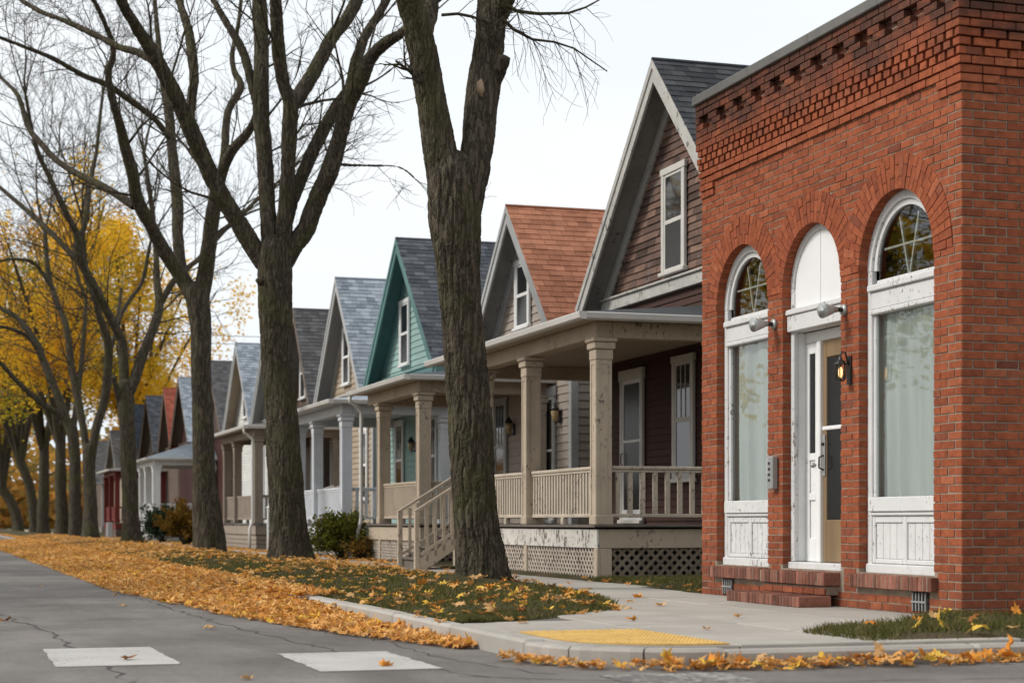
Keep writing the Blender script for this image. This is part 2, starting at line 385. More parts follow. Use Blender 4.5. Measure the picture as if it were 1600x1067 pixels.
# pavement bed and slabs
pav = struct(MB().box(XC+.17, 8.2, YC+RC, 20.0, -.28, -.012).box(XC+RC, 8.2, YC+.17, YC+RC, -.28, -.013).box(6.95, 8.45, 20.0, 300, -.28, -.012).box(8.2, 40, YC+.17, 12.7, -.28, -.14).build('pavement', m_concrete("joint_sand", (.12, .11, .10))))
def slab(x0, x1, y0, y1, cut=None):
    g = .007; t = U(-.003, .003)
    MB().cbox(x0+g, x1-g, y0+g, y1-g, -.10, t, .006).build('slab', WALK, pav)
for r in [(5.86, 6.95, 10.41, 11.7), (4.87, 5.86, 10.41, 11.5), (4.87, 5.86, 11.5, 12.62), (5.86, 6.95, 11.7, 12.62), (6.95, 7.92, 11.9, 12.62), (3.87, 4.87, 12.12, 13.4), (4.87, 5.9, 12.62, 13.9), (5.9, 6.95, 12.62, 14.1), (6.95, 7.94, 12.62, 14.1),
          (4.9, 5.9, 13.9, 15.3), (5.9, 6.95, 14.1, 15.6), (6.95, 7.94, 14.1, 15.6), (5.9, 6.95, 15.6, 17.1), (6.95, 7.94, 15.6, 17.1), (6.5, 7.94, 17.1, 18.6), (6.6, 8.02, 18.6, 20.1)]: slab(*r)
y = 20.1
while y < 80: slab(7.02, 8.22, y, y+1.5); y += 1.5
MB().cbox(7.02, 8.22, 80, 300, -.1, 0, .004).build('slab', WALK, pav)
# sloping apron round the tactile pad, cut to the kerb's curve
ap = [arcpt(RC-.165, i*math.pi/2/8) for i in range(9)]
poly = ap+[(4.865, YC+.165), (4.865, 12.11), (XC+.165, 12.11)]
MB().prism(poly, 2, -.28, -.006).build('slab', WALK, pav)
tp = thing('tactile_pad', 'yellow tactile warning pad with raised domes set at the kerb corner', 'tactile paving', (4.4, 11.4, 0))
pad = [arcpt(RC-.235, i*math.pi/2/8) for i in range(9)]+[(4.83, YC+.235), (4.83, 12.08), (XC+.235, 12.08)]
MB().prism(pad, 2, -.004, .006).build('plate', TACT, tp)
b = MB()
for i in range(15):
    for j in range(26):
        px, py = 3.99+i*.058, 10.53+j*.06
        if px < 4.7 and py < 11.25 and math.hypot(px-4.7, py-11.25) > .735: continue
        n = 6; r0, r1 = .018, .011
        vs = [(px+r0*math.cos(w*math.pi/3), py+r0*math.sin(w*math.pi/3), .006) for w in range(n)]+[(px+r1*math.cos(w*math.pi/3), py+r1*math.sin(w*math.pi/3), .012) for w in range(n)]
        b.add(vs, [(w, (w+1) % n, n+(w+1) % n, n+w) for w in range(n)]+[tuple(range(n, 2*n))])
tag(b.build('domes', TACT, tp), kind='stuff')
# crosswalk bars: thin sheets of paint
for (x0, x1, y0, y1) in [(.72, 1.49, 11.55, 13.2), (2.23, 3.0, 10.7, 12.25), (3.72, 4.5, 9.1, 9.93), (-.8, -.03, 12.3, 14.0)]:
    n = 14; b = MB()
    L = [(x0+U(-.012, .012), y0+(y1-y0)*i/n) for i in range(n+1)]; R = [(x1+U(-.012, .012), y0+(y1-y0)*i/n) for i in range(n+1)]
    for i in range(n): b.add([(*L[i], -.126), (*R[i], -.126), (*R[i+1], -.126), (*L[i+1], -.126)], [(0, 1, 2, 3)])
    b.build('crosswalk_bar', PAINT2 if x0 > 3.5 else PAINT, road)
# cracks and tar seams in the asphalt
def crack(pts, w):
    P0 = [Vector((a, c, 0)) for a, c in pts]; out = []
    for a, c in zip(P0, P0[1:]):
        n = max(2, int((c-a).length/.18))
        out += [a.lerp(c, i/n)+Vector((U(-.05, .05), U(-.05, .05), 0)) for i in range(n)]
    out.append(P0[-1]); b = MB(); vs = []
    for i, p in enumerate(out):
        t = (out[min(i+1, len(out)-1)]-out[max(i-1, 0)]).normalized(); nn = Vector((-t.y, t.x, 0)); ww = w*U(.15, .9)
        vs += [p+nn*ww+Vector((0, 0, -.1275)), p-nn*ww+Vector((0, 0, -.1275))]
    b.add(vs, [(2*i, 2*i+1, 2*i+3, 2*i+2) for i in range(len(out)-1)]); b.build('crack', TAR, road)
crack([(1.05, 10.2), (.95, 13.5), (.9, 15), (.55, 19), (.7, 24), (.3, 31), (.35, 45), (.2, 60)], .016)
crack([(3.05, 10.0), (2.7, 12.4), (2.45, 15.5), (2.35, 19), (2.2, 25), (2.3, 34), (2.1, 50)], .014)
crack([(-.2, 12), (.2, 15.2), (1.2, 16.3), (2.4, 16.6), (3.4, 16.1)], .010)
crack([(-1.2, 21), (.4, 21.6), (2.3, 21.2)], .009); crack([(-2, 28), (.3, 28.3), (2.4, 28.9)], .01)
crack([(3.5, 10.1), (3.2, 11.6), (3.25, 13.2), (3.0, 15)], .010); crack([(1.05, 10.1), (.6, 8.9), (-.6, 8.7)], .014)
crack([(2.9, 10.2), (4.1, 9.2), (6.5, 9.0), (10, 9.1)], .012)
# verge, corner lawn and front lawns: gently uneven turf sheets
def hsh(ix, iy, iz):
    h = (ix*374761393+iy*668265263+iz*2147483647) & 0xffffffff
    h = ((h ^ (h >> 13))*1274126177) & 0xffffffff
    return ((h ^ (h >> 16)) & 0xffff)/65535.0
def vnoise(p):
    p = np.asarray(p, dtype=np.float64); i = np.floor(p).astype(np.int64); f = p-i; f = f*f*(3-2*f); r = 0
    for dx in (0, 1):
        for dy in (0, 1):
            for dz in (0, 1):
                w = (f[..., 0] if dx else 1-f[..., 0])*(f[..., 1] if dy else 1-f[..., 1])*(f[..., 2] if dz else 1-f[..., 2])
                r = r+w*hsh(i[..., 0]+dx, i[..., 1]+dy, i[..., 2]+dz)
    return r
def verge_in(y):   # inner (pavement side) edge of the verge
    return float(np.interp(y, [13.2, 13.8, 14.8, 16.2, 18.0, 20, 23, 300], [3.95, 4.7, 5.75, 6.3, 6.72, 6.95, 7.02, 7.02]))
TREES = [(6.04, 19.9, .5), (6.04, 31.6, .5), (6.04, 41.5, .5), (6.04, 59, .5), (6.05, 76.2, .5), (6.05, 84.3, .5)]
def turf_z(x, y):
    n = vnoise(np.array([x*1.3, y*1.3, 0.5]))*.035+vnoise(np.array([x*6, y*6, 2.5]))*.012
    if y > 12.9 and x < 7.1:
        e = min(x-(XC+.16), verge_in(y)-x, (y-13.1)*.6); n = n*min(1, max(0, e/.25))+.10*min(1, max(0, (e-.05)/1.1))-.012
        for tx, ty, tr in TREES:
            d = math.hypot(x-tx, y-ty)
            if d < 1.3: n += .09*(1-d/1.3)**2
    else:
        e = min(x-5.75-max(0, y-11.4)*1.45, (y-10.42)*.8) if y < 12.8 else (x-(8.0 if y < 20 else 8.18))
        k = min(1, max(0, e/.22)); n = (n+.004)*k-.05*(1-k)**2
    return n
def turf(name, xa, xb, ys, nx):
    vs = []; rows = 0
    for y in ys:
        a, c = xa(y), xb(y)
        for i in range(nx+1):
            x = a+(c-a)*i/nx; vs.append((x, y, turf_z(x, y)))
        rows += 1
    f = [(j*(nx+1)+i, j*(nx+1)+i+1, (j+1)*(nx+1)+i+1, (j+1)*(nx+1)+i) for j in range(rows-1) for i in range(nx)]
    o = struct(MB().add(vs, f).build(name, SOIL, None, True)); return o
ys = list(np.arange(13.2, 40, .12))+list(np.arange(40, 300, 2.0))
turf('verge', lambda y: XC+.15, verge_in, ys, 28)
turf('corner_lawn', lambda y: 5.75+max(0, (y-11.4))*1.45, lambda y: 30, list(np.arange(10.42, 12.75, .1)), 60)
turf('front_lawn', lambda y: 8.0 if y < 20 else 8.18, lambda y: 24, list(np.arange(17.95, 30, .2))+[32, 60, 120, 300], 50)

# ------------------------------------------------------------------ the brick shop
FX, Y0, Y1, ZT = 7.93, 12.74, 17.92, 5.33
BH, BL, J = .0605, .203, .012; CH = BH+J
SPR = 3.03
OPEN = [(13.165, 14.44, .33), (14.78, 15.97, .33), (16.30, 17.53, .33)]      # y0, y1, sill z; round head springs at SPR
shop = thing('brick_shop', 'single storey red brick shop on the corner with three arched openings and corbelled parapet', 'building', (10, 15.3, 0))
RING = .30
def in_open(ya, yb, za, zb):
    """returns the list of y-intervals of [ya,yb] left free by openings and arch rings for a course za..zb"""
    iv = [(ya, yb)]
    for o0, o1, oz in OPEN:
        c, r = (o0+o1)/2, (o1-o0)/2
        if zb <= oz-.13: continue
        if zb <= SPR+.02: a, b2 = o0, o1
        else:
            R = r+RING-.004; h = max(0, za+BH*.8-SPR)
            if h >= R: continue
            w = math.sqrt(R*R-h*h); a, b2 = c-w, c+w
        if za < oz: a, b2 = o0-.06, o1+.06
        n = []
        for p, q in iv:
            if q <= a or p >= b2: n.append((p, q)); continue
            if p < a: n.append((p, a-.001))
            if q > b2: n.append((b2+.001, q))
        iv = n
    return [(p, q) for p, q in iv if q-p > .004]
bricks = []      # boxes (x0,x1,y0,y1,z0,z1)
nc = int(ZT/CH)
def corb(z):     # projection of the courses near the parapet
    if z < 4.36: return 0
    if z < 4.43: return .028
    if z < 4.48: return .042
    if z < 4.77: return None     # dentils
    return .072
for c in range(nc):
    z0 = c*CH+.004; z1 = z0+BH; off = (c % 2)*(BL+J)/2; pr = corb(z0)
    for p, q in in_open(Y0, Y1, z0, z1):          # bond laid out per free stretch, small offcuts joined to their neighbour
        k0 = math.floor((p-Y0+off)/(BL+J)); cuts = [p]
        y = Y0-off+(k0+1)*(BL+J)
        while y < q: cuts.append(y); y += BL+J
        cuts.append(q+J)
        if len(cuts) > 2 and cuts[1]-cuts[0] < .06: cuts.pop(1)
        if len(cuts) > 2 and cuts[-1]-cuts[-2] < .06: cuts.pop(-2)
        for a, b2 in zip(cuts, cuts[1:]):
            if a < Y0+.05 and c % 2: a = Y0+.103
            if b2-J-a > .02: bricks.append((FX+U(-.003, .003), FX+.10, a, b2-J, z0, z1))
    # side wall
    x = FX+(.1025+J if c % 2 == 0 else 0) if True else 0
    if c % 2 == 1: pass
    xs = FX+.004
    first = .10 if c % 2 == 0 else BL
    x = xs; w = first
    while x < 13.8:
        bricks.append((x+.0, min(x+w, 13.8), Y0-.001+U(-.003, .003), Y0+.10, z0, z1)); x += w+J; w = BL
# corner bricks on odd courses belong to the side wall: fill the street face with their heads
for c in range(1, nc, 2):
    z0 = c*CH+.004; bricks.append((FX+U(-.002, .002), FX+.05, Y0+.003, Y0+.094, z0, z0+BH))
# projecting parapet
pbricks = []
def pcourse(c, pr, ya, yb, hdr=False, gap=None, side=True):
    z0 = c*CH+.004; z1 = z0+BH; L = .0975 if hdr else BL; y = ya-(L/2 if c % 2 else 0); i = 0
    while y < yb:
        a, b2 = max(y, ya), min(y+L, yb)
        if b2-a > .03 and not (gap and gap(i, y)): pbricks.append((FX-pr+U(-.003, .003), FX+.01, a, b2, z0, z1))
        y += L+J+(.030 if hdr else 0); i += 1
def pside(c, pr, hdr=False):
    z0 = c*CH+.004; x = FX-pr+(0 if c % 2 else -.1); L = BL
    while x < 13.8:
        a = max(x, FX-pr+.002); e = min(x+L, 13.8)
        if e-a > .03: pbricks.append((a, e, Y0-pr+U(-.003, .003), Y0+.01, z0, z0+BH))
        x += L+J+(.022 if hdr else 0)
c0 = int(4.36/CH)+1                              # first corbelled course
for c in range(c0, nc):
    i = c-c0
    if i < 2: pr = (.028, .042)[i]; pcourse(c, pr, Y0-pr, Y1); pside(c, pr)
    elif i < 5: pr = .05+.012*(i-2); pcourse(c, pr, Y0-pr, Y1, True); pside(c, pr-.012, True)
    else:
        j = i-5; pr = .075
        if j == 3: g = lambda n, y: n % 2 == 1
        elif j == 4: g = lambda n, y: n % 2 == 1
        elif j == 2: g = None
        elif j == 5: g = None
        else: g = None
        pcourse(c, pr, Y0-pr, Y1, False, g); pside(c, pr)
for k, (pr, L) in enumerate([(.03, .34), (.045, .45)]):     # stepped corbels under both ends
    for cc, ll, pp in ((c0-1-k, L-.12*k, .03-.012*k),):
        z0 = cc*CH+.004
        for ya, yb in ((Y0-pp, Y0+ll), (Y1-ll, Y1)):
            y = ya
            while y < yb-.03: pbricks.append((FX-pp, FX+.01, y, min(y+BL, yb), z0, z0+BH)); y += BL+J
        x = FX-pp+.002
        while x < FX+ll-.03: pbricks.append((x, min(x+BL, FX+ll), Y0-pp, Y0+.01, z0, z0+BH)); x += BL+J
allb = bricks+pbricks
def pixsize(b):
    x, y, z = b[0], (b[2]+b[3])/2, b[4]
    d = SY*x+CY*y; lat = CY*x-SY*y; u = 800+2800*lat/d; v = 815-(z-CAMZ)*2800/d
    return (0 if (u > 1605 or u < 1090 or v < -5) else 1/d)
order = sorted(range(len(allb)), key=lambda i: -pixsize(allb[i]))
solo = set(order[:300]); rest = MB()
ub = MB().cbox(0, 1, 0, 1, 0, 1, .05).mesh('brick', BRICK)
wall_back = None
# mortar core of the front wall with arched holes
def hole(o, g=.006, n=20):
    y0, y1, z = o; y0 -= g; y1 += g; c, r = (y0+y1)/2, (y1-y0)/2
    return [(y0, z-.004)]+[(c-r*math.cos(i*math.pi/n), SPR+r*math.sin(i*math.pi/n)) for i in range(n+1)]+[(y1, z-.004)]
outer = [(Y0+.008, 0), (Y1, 0), (Y1, ZT), (Y0+.008, ZT)]; holes = [hole(o) for o in OPEN]
loops = [outer]+holes
flat = [p for l in loops for p in l]
tri = tessellate_polygon([[Vector((p[0], p[1], 0)) for p in l] for l in loops])
b = MB(); n = len(flat); xa, xb = FX+.0055, FX+.14
b.add([(xa, *p) for p in flat]+[(xb, *p) for p in flat], [t for t in tri]+[(t[2]+n, t[1]+n, t[0]+n) for t in tri])
k = 0
for l in loops:
    m = len(l); b.f += [(k+i, k+(i+1) % m, n+k+(i+1) % m, n+k+i) for i in range(m)]; k += m
b.box(FX+.14, 14, Y0+.008, Y0+.2, 0, ZT).box(FX+.14, 14, Y1-.2, Y1, 0, ZT).box(13.8, 14, Y0+.2, Y1-.2, 0, ZT)
wall = b.build('wall', MORTAR, shop)
for i, t in enumerate(allb):
    if i in solo:
        j = .0015
        M = Matrix.Translation((t[0], t[2]+U(-j, j), t[4]+U(-j, j))) @ Matrix.Rotation(U(-.006, .006), 4, 'X') @ Matrix.Diagonal((t[1]-t[0], t[3]-t[2], t[5]-t[4], 1))
        link('brick', ub, wall, M)
    else: rest.box(*t, .0022)
tag(rest.build('brickwork', BRICK, wall), kind='stuff')
# arch rings of radial bricks
for o0, o1, oz in OPEN:
    c, r = (o0+o1)/2, (o1-o0)/2; n = int(math.pi*(r+.1)/.068)
    for i in range(n):
        a0, a1 = (i+.055)*math.pi/n, (i+.945)*math.pi/n
        for ra, rb in (((0, .20), (.21, .292)) if i % 2 else ((0, .095), (.105, .292))):
            b = MB(); q = U(-.003, .003); b.arc(c, SPR, r+ra-.002, r+rb, FX-.007+q, FX+.09, a0, a1, 1); b.build('voussoir', BRICK, wall)
# rowlock sills, door step
SILLB = mat('purple_brown_brick', (.155, .062, .042), .85, .25, 12, .3, (.21, .088, .06), ((.28, .22, .17), .66, 22), .4, 90)
def rowlock(ya, yb, x0, x1, z0, z1):
    y = ya
    while y < yb-.02:
        w = min(.060, yb-y); MB().cbox(x0+U(-.004, .004), x1, y, y+w, z0, z1+U(-.004, .003), .006).build('sill_brick', SILLB, wall); y += .0695
    MB().box(x0+.006, x1, ya+.004, yb-.006, z0+.004, z1-.005).build('sill_mortar', MORTAR, wall)
for o0, o1, oz in (OPEN[0], OPEN[2]): rowlock(o0-.07, o1+.055, FX-.075, FX+.12, oz-.135, oz-.012)
rowlock(14.80, 16.14, FX-.17, FX+.12, .19, .312)
st = B('step_base', MORTAR, wall, FX-.13, FX+.02, 14.83, 16.1, .10, .188)
for z in (.105,):
    y = 14.83
    while y < 16.05: MB().cbox(FX-.145, FX-.12, y, min(y+BL, 16.1), z, z+BH, .004).build('brick', BRICK, wall); y += BL+J
rowlock(14.72, 16.28, FX-.46, FX-.13, .0, .10)
# coping and flat roof
cop = MB()
for y in np.arange(Y0-.12, Y1, 1.31): cop.cbox(FX-.11, FX+.22, y+.002, min(y+1.305, Y1+.03), ZT-.045, ZT+.055, .008)
cop.cbox(FX+.23, 14.1, Y0-.12, Y0+.2, ZT-.045, ZT+.055, .008)
cop.build('coping', COPING, shop)
B('roof', COPING, shop, FX+.2, 14, Y0+.2, Y1, ZT-.3, ZT-.2)
rm = MB().box(9.3, 9.35, Y0+.21, Y1-.21, 0, ZT-.31).box(FX+.15, 9.3, Y0+.21, Y1-.21, .2, .25).build('interior', DARK, shop)

FP = FX+.085       # face of the joinery
def shop_window(o):
    o0, o1, oz = o; c, r = (o0+o1)/2, (o1-o0)/2
    w = B('window', FLAKE, shop, FP, FP+.06, o0+.002, o0+.075, oz, SPR)          # north... jamb, carries the rest
    B('frame', FLAKE, w, FP, FP+.06, o1-.075, o1-.002, oz, SPR)
    MB().arc(c, SPR, r-.075, r-.003, FP, FP+.06, n=28).build('frame', FLAKE, w)
    MB().arc(c, SPR, r-.13, r-.078, FP+.025, FP+.06, n=28).build('frame', FLAKE, w)
    B('transom', FLAKE, w, FP-.006, FP+.06, o0+.077, o1-.077, 2.68, 2.84)
    B('transom_moulding', FLAKE, w, FP-.035, FP+.05, o0+.05, o1-.05, 2.842, 2.90)
    B('transom_moulding', FLAKE, w, FP-.02, FP+.05, o0+.077, o1-.077, 2.635, 2.678)
    B('sill', FLAKE, w, FP-.03, FP+.06, o0+.06, o1-.06, .87, 1.0)
    B('sill', FLAKE, w, FP-.012, FP+.06, o0+.077, o1-.077, .835, .868)
    B('base_rail', FLAKE, w, FP-.02, FP+.06, o0+.003, o1-.003, oz-.01, oz+.075)
    # panelled apron
    p = B('apron_panel', FLAKE, w, FP+.04, FP+.06, o0+.077, o1-.077, oz+.077, .834)
    for ya, yb in ((o0+.077, o0+.125), (c-.035, c+.035), (o1-.125, o1-.077)): B('stile', FLAKE, w, FP+.008, FP+.038, ya, yb, oz+.078, .833)
    for za, zb in ((oz+.078, oz+.12), (.77, .833)):
        for ya, yb in ((o0+.127, c-.037), (c+.037, o1-.127)): B('rail', FLAKE, w, FP+.01, FP+.038, ya, yb, za, zb)
    for ya, yb in ((o0+.127, c-.037), (c+.037, o1-.127)):
        n = 4
        for i in range(n): B('panel_board', FLAKE, w, FP+.024, FP+.039, ya+(yb-ya)*i/n+.003, ya+(yb-ya)*(i+1)/n-.003, oz+.122, .768, .004)
    # lower sash, pane, curtain
    for ya, yb in ((o0+.077, o0+.115), (o1-.115, o1-.077)): B('sash', FLAKE, w, FP+.02, FP+.06, ya, yb, 1.0, 2.634)
    MB().add([(FP+.047, o0+.115, 1.002), (FP+.047, o0+.115, 2.633), (FP+.047, o1-.115, 2.633), (FP+.047, o1-.115, 1.002)], [(0, 1, 2, 3)]).build('pane', GLASS, w)
    n = 90; b = MB(); vs = []
    for j in range(7):
        for i in range(n+1):
            t = i/n; yy = o0+.03+(o1-o0-.06)*t; z = .9+1.8*j/6; fold = math.sin(t*27+math.sin(t*8)*2.2)*.8+.5*math.sin(t*61+j*.2)*.4+.5*math.sin(t*13+j*.15)
            vs.append((FP+.115+.026*fold*(1.2-.45*j/6)+.012*math.sin(t*3+j*.5), yy, z))
    b.add(vs, [(j*(n+1)+i, j*(n+1)+i+1, (j+1)*(n+1)+i+1, (j+1)*(n+1)+i) for j in range(6) for i in range(n)])
    b.build('curtain', CURTAIN, w, True)
    # fanlight
    rr = r-.13; pts = [(c-rr*math.cos(i*math.pi/24), SPR+rr*math.sin(i*math.pi/24)) for i in range(25)]
    pts = [(c-rr, 2.90)]+pts+[(c+rr, 2.90)]
    MB().add([(FP+.048, q[0], q[1]) for q in pts], [tuple(range(len(pts)))]).build('fanlight_pane', GLASS, w)
    for a in (74, 106):
        a = math.radians(a); L = rr+.07
        d = Vector((0, math.cos(a), math.sin(a))); s2 = Vector((0, -d.z, d.y)); m = Vector((FP+.065, c, 2.905))+d*L/2
        MB().obox(m, d*L/2, s2*.011, (.010, 0, 0)).build('muntin', WHITE, w)
    B('muntin', WHITE, w, FP+.054, FP+.074, c-rr+.08, c+rr-.08, 3.20, 3.222, .003)
    for zz, s2 in ((2.90, -1),): B('sash', FLAKE, w, FP+.02, FP+.06, o0+.13, o1-.13, 2.902, 2.94)
    return w
for o in (OPEN[0], OPEN[2]): shop_window(o)
# entrance
o0, o1, oz = OPEN[1]; c, r = (o0+o1)/2, (o1-o0)/2
en = B('entrance', FLAKE, shop, FP, FP+.05, o0+.003, o0+.07, oz+.06, SPR)
B('frame', FLAKE, en, FP, FP+.05, o1-.07, o1-.003, oz+.06, SPR)
MB().arc(c, SPR, r-.06, r-.003, FP, FP+.05, n=28).build('frame', FLAKE, en)
PLAIN = mat("smooth_white_board", (.74, .74, .735), .5, .04, 1.5, bump=.04)
for a, e in ((-1, 0), (0, 1)):      # two boards close the round head
    rr = r-.062; m = 14; pts = [((c+(i/m)*rr*(1 if e else -1)), SPR+math.sqrt(max(0, rr*rr-(i/m*rr)**2))) for i in range(m+1)]
    pts = [(c+(.004 if e else -.004), 2.86)]+[(max(q[0], c+.004) if e else min(q[0], c-.004), q[1]) for q in pts]+[(c+(rr if e else -rr), 2.86)]
    if not e: pts = pts[::-1]
    MB().prism(pts, 0, FP+.02, FP+.04).build('board', PLAIN, en)
B('lintel', FLAKE, en, FP-.04, FP+.14, o0+.003, o1-.003, 2.64, 2.80)
B('lintel_moulding', FLAKE, en, FP-.06, FP+.05, o0+.003, o1-.003, 2.802, 2.855)
DP = FP+.14
B('threshold', FLAKE, en, FP-.03, DP+.1, o0+.003, o1-.003, oz-.01, oz+.058)
B('reveal', WHITE, en, FP+.052, DP+.06, o1-.05, o1-.004, oz+.06, 2.638)
B('reveal', WHITE, en, FP+.052, DP+.06, o0+.004, o0+.05, oz+.06, 2.638)
B('head', WHITE, en, DP, DP+.06, o0+.052, o1-.052, 2.53, 2.637)
# narrow white leaf with glass
ys0, ys1 = 15.645, 15.918
B('side_leaf', WHITE, en, DP+.02, DP+.05, ys0, ys1, oz+.06, 2.529)
for ya, yb in ((ys0+.002, ys0+.075), (ys1-.07, ys1-.002)): B('stile', WHITE, en, DP, DP+.019, ya, yb, oz+.062, 2.527)
for za, zb in ((oz+.062, .62), (.99, 1.06), (1.38, 1.45), (2.42, 2.527)): B('rail', WHITE, en, DP+.002, DP+.019, ys0+.077, ys1-.072, za, zb)
B('pane', SCREEN, en, DP+.012, DP+.018, ys0+.079, ys1-.074, 1.452, 2.418, .001)
kn = MB(); kn.tube([(DP-.07, 15.675, 1.33), (DP-.055, 15.675, 1.33), (DP-.035, 15.675, 1.33), (DP-.02, 15.675, 1.33), (DP, 15.675, 1.33)], [.012, .028, .028, .012, .018], 12); kn.build('door_knob', METAL, en, True)
B('mullion', WHITE, en, DP-.03, DP+.06, 15.565, 15.643, oz+.06, 2.529)
# storm door
d = B('door', TANWOOD, en, DP, DP+.035, 15.49, 15.563, oz+.062, 2.529)
B('door_stile', TANWOOD, en, DP, DP+.035, 14.835, 14.95, oz+.062, 2.529)
for za, zb in ((oz+.062, .80), (2.36, 2.529)): B('door_rail', TANWOOD, en, DP+.001, DP+.034, 14.952, 15.488, za, zb)
B('door_bar', WHITE, en, DP-.008, DP+.03, 14.952, 15.56, 1.66, 1.70)
B('door_screen', SCREEN, en, DP+.014, DP+.02, 14.952, 15.488, .802, 1.658, .001); B('door_screen', SCREEN, en, DP+.014, DP+.02, 14.952, 15.488, 1.702, 2.358, .001)
B('lock_plate', METAL, en, DP-.012, DP-.001, 15.498, 15.55, 1.22, 1.62, .004)
hb = MB(); hb.tube([(DP-.012, 15.524, 1.28), (DP-.06, 15.524, 1.30), (DP-.06, 15.524, 1.40), (DP-.012, 15.524, 1.42)], .009, 8); hb.tube([(DP-.012, 15.524, 1.53), (DP-.035, 15.524, 1.53)], [.018, .012], 10); hb.build('door_handle', BLACKM, en, True)
# cellar grilles
for ya, yb in ((13.24, 13.50), (17.10, 17.36)):
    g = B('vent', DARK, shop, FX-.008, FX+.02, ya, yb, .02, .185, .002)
    for i in range(5): y = ya+.02+(yb-ya-.055)*i/4; B('bar', METAL, g, FX-.024, FX-.010, y, y+.013, .025, .18, .002)
    B('bar', METAL, g, FX-.030, FX-.024, ya+.01, yb-.01, .095, .112, .002)
# things fixed to the shop front
def floodlight(y, z, label):
    t = thing('flood_lamp', label, 'lamp', (FX, y, z), 'cone lamps over the shop entrance')
    MB().tube([(FX-.001, y, z), (FX-.03, y, z)], [.055, .05], 14).build('wall_plate', METAL, t, True)
    MB().tube([(FX-.03, y, z), (FX-.07, y, z), (FX-.10, y+.005, z-.005)], .022, 10).build('arm', BLACKM, t, True)
    a = Vector((-.95, -.10, -.10)).normalized(); s2 = Vector((FX-.10, y, z))
    prof = [(p*.8, q*.82) for p, q in [(-.02, .02), (-.018, .034), (.03, .036), (.035, .048), (.06, .054), (.12, .074), (.17, .088), (.185, .088), (.188, .076), (.176, .06), (.174, .002)]]
    MB().tube([s2+a*p for p, q in prof], [q for p, q in prof], 20).build('lamp_head', mat("pale_grey_lamp", (.40, .42, .41), .4, .06, 8, spec=.5), t, True)
floodlight(16.14, 2.74, 'grey cone lamp on the brick pier between entrance and narrower window')
floodlight(14.70, 2.72, 'grey cone lamp on the brick pier above the lit lantern')
ly, lz = 14.60, 2.15
la = thing('wall_lantern', 'small black lantern with a glowing bulb on the pier beside the shop door', 'lantern', (FX, ly, lz))
B('back_plate', BLACKM, la, FX-.02, FX-.001, ly-.035, ly+.035, lz-.12, lz+.14, .004)
MB().tube([(FX-.02, ly, lz+.05), (FX-.05, ly, lz+.17), (FX-.09, ly, lz+.175), (FX-.10, ly, lz+.13)], .008, 8).build('arm', BLACKM, la, True)
cx = FX-.10
MB().tube([(cx, ly, lz+.14), (cx, ly, lz+.12), (cx, ly, lz+.105), (cx, ly, lz+.07), (cx, ly, lz+.062)], [.008, .014, .02, .058, .06], 8).build('hood', BLACKM, la)
MB().tube([(cx, ly, lz-.095), (cx, ly, lz-.085), (cx, ly, lz-.115), (cx, ly, lz-.135)][0:2]+[(cx, ly, lz-.08)], [.02, .044, .046], 8).build('base', BLACKM, la)
for i in range(8):
    w = i*math.pi/4+.2; MB().tube([(cx+.043*math.cos(w), ly+.043*math.sin(w), lz-.08), (cx+.056*math.cos(w), ly+.056*math.sin(w), lz), (cx+.052*math.cos(w), ly+.052*math.sin(w), lz+.063)], .0055, 5).build('cage_bar', BLACKM, la)
MB().tube([(cx, ly, lz-.06), (cx, ly, lz-.03), (cx, ly, lz+.01), (cx, ly, lz+.035)], [.010, .019, .019, .010], 12).build('bulb', m_emit("warm_bulb", (1, .58, .24), 1.3), la, True)
bx = thing('intercom_box', 'grey metal intercom box on the brick pier left of the shop door', 'intercom', (FX, 16.13, 1.22))
B('case', METAL, bx, FX-.075, FX-.002, 16.06, 16.17, 1.10, 1.43, .012)
B('back_box', mat("pale_conduit", (.5, .5, .49), .5), bx, FX-.05, FX-.002, 16.175, 16.235, 1.25, 1.42, .01)
for i in range(4): B('button', BLACKM, bx, FX-.082, FX-.0755, 16.10, 16.135, 1.18+i*.055, 1.205+i*.055, .003)

# ------------------------------------------------------------------ houses
XR, XW, XB = 10.60, 11.05, 20.0        # rake plane, front wall plane, back
def siding(name, c, rough=.7, rnd=.06, wear=None, var=.1, c2=None):
    return mat('siding_'+name, c, rough, var, 4, rnd, c2, wear, .2, 50, stretch=(1, .3, 1))
def shingle_mat(name, c, c2): return mat('roof_'+name, c, .9, .16, 3, .13, c2, None, .4, 130)
def board_run(wallobj, m, x, ya, yb, za, zb, h, solo, name='clapboard', proud=.025, ylim=None, mb=None, split=None):
    """horizontal lapped boards on a street-facing wall; ylim(z) narrows them under a gable"""
    z = za
    mb = mb or (None if solo else MB())
    while z < zb-.02:
        t = min(h, zb-z); a, b2 = (ya, yb) if not ylim else ylim(z+t)
        if b2-a > .12:
            j = U(-.002, .002)
            if solo and split:
                y = a
                while y < b2-.02:
                    e = min(b2, y+U(*split)); e = b2 if b2-e < .12 else e; piece(name, m, wallobj, x-proud+U(-.006, .004), x+.004, y+.002, e-.002, z-U(0, .008), z+t*1.04, 'board'); y = e
            elif solo: piece(name, m, wallobj, x-proud+j, x+.004, a, b2, z, z+t*1.04, 'board')
            else:
                p = proud; mb.add([(x-p, a, z), (x+.004, a, z), (x+.004, b2, z), (x-p, b2, z), (x-p*.3, a, z+t*1.03), (x+.004, a, z+t*1.03), (x+.004, b2, z+t*1.03), (x-p*.3, b2, z+t*1.03)], BOXF)
        z += h
    if not solo and mb.v: return mb
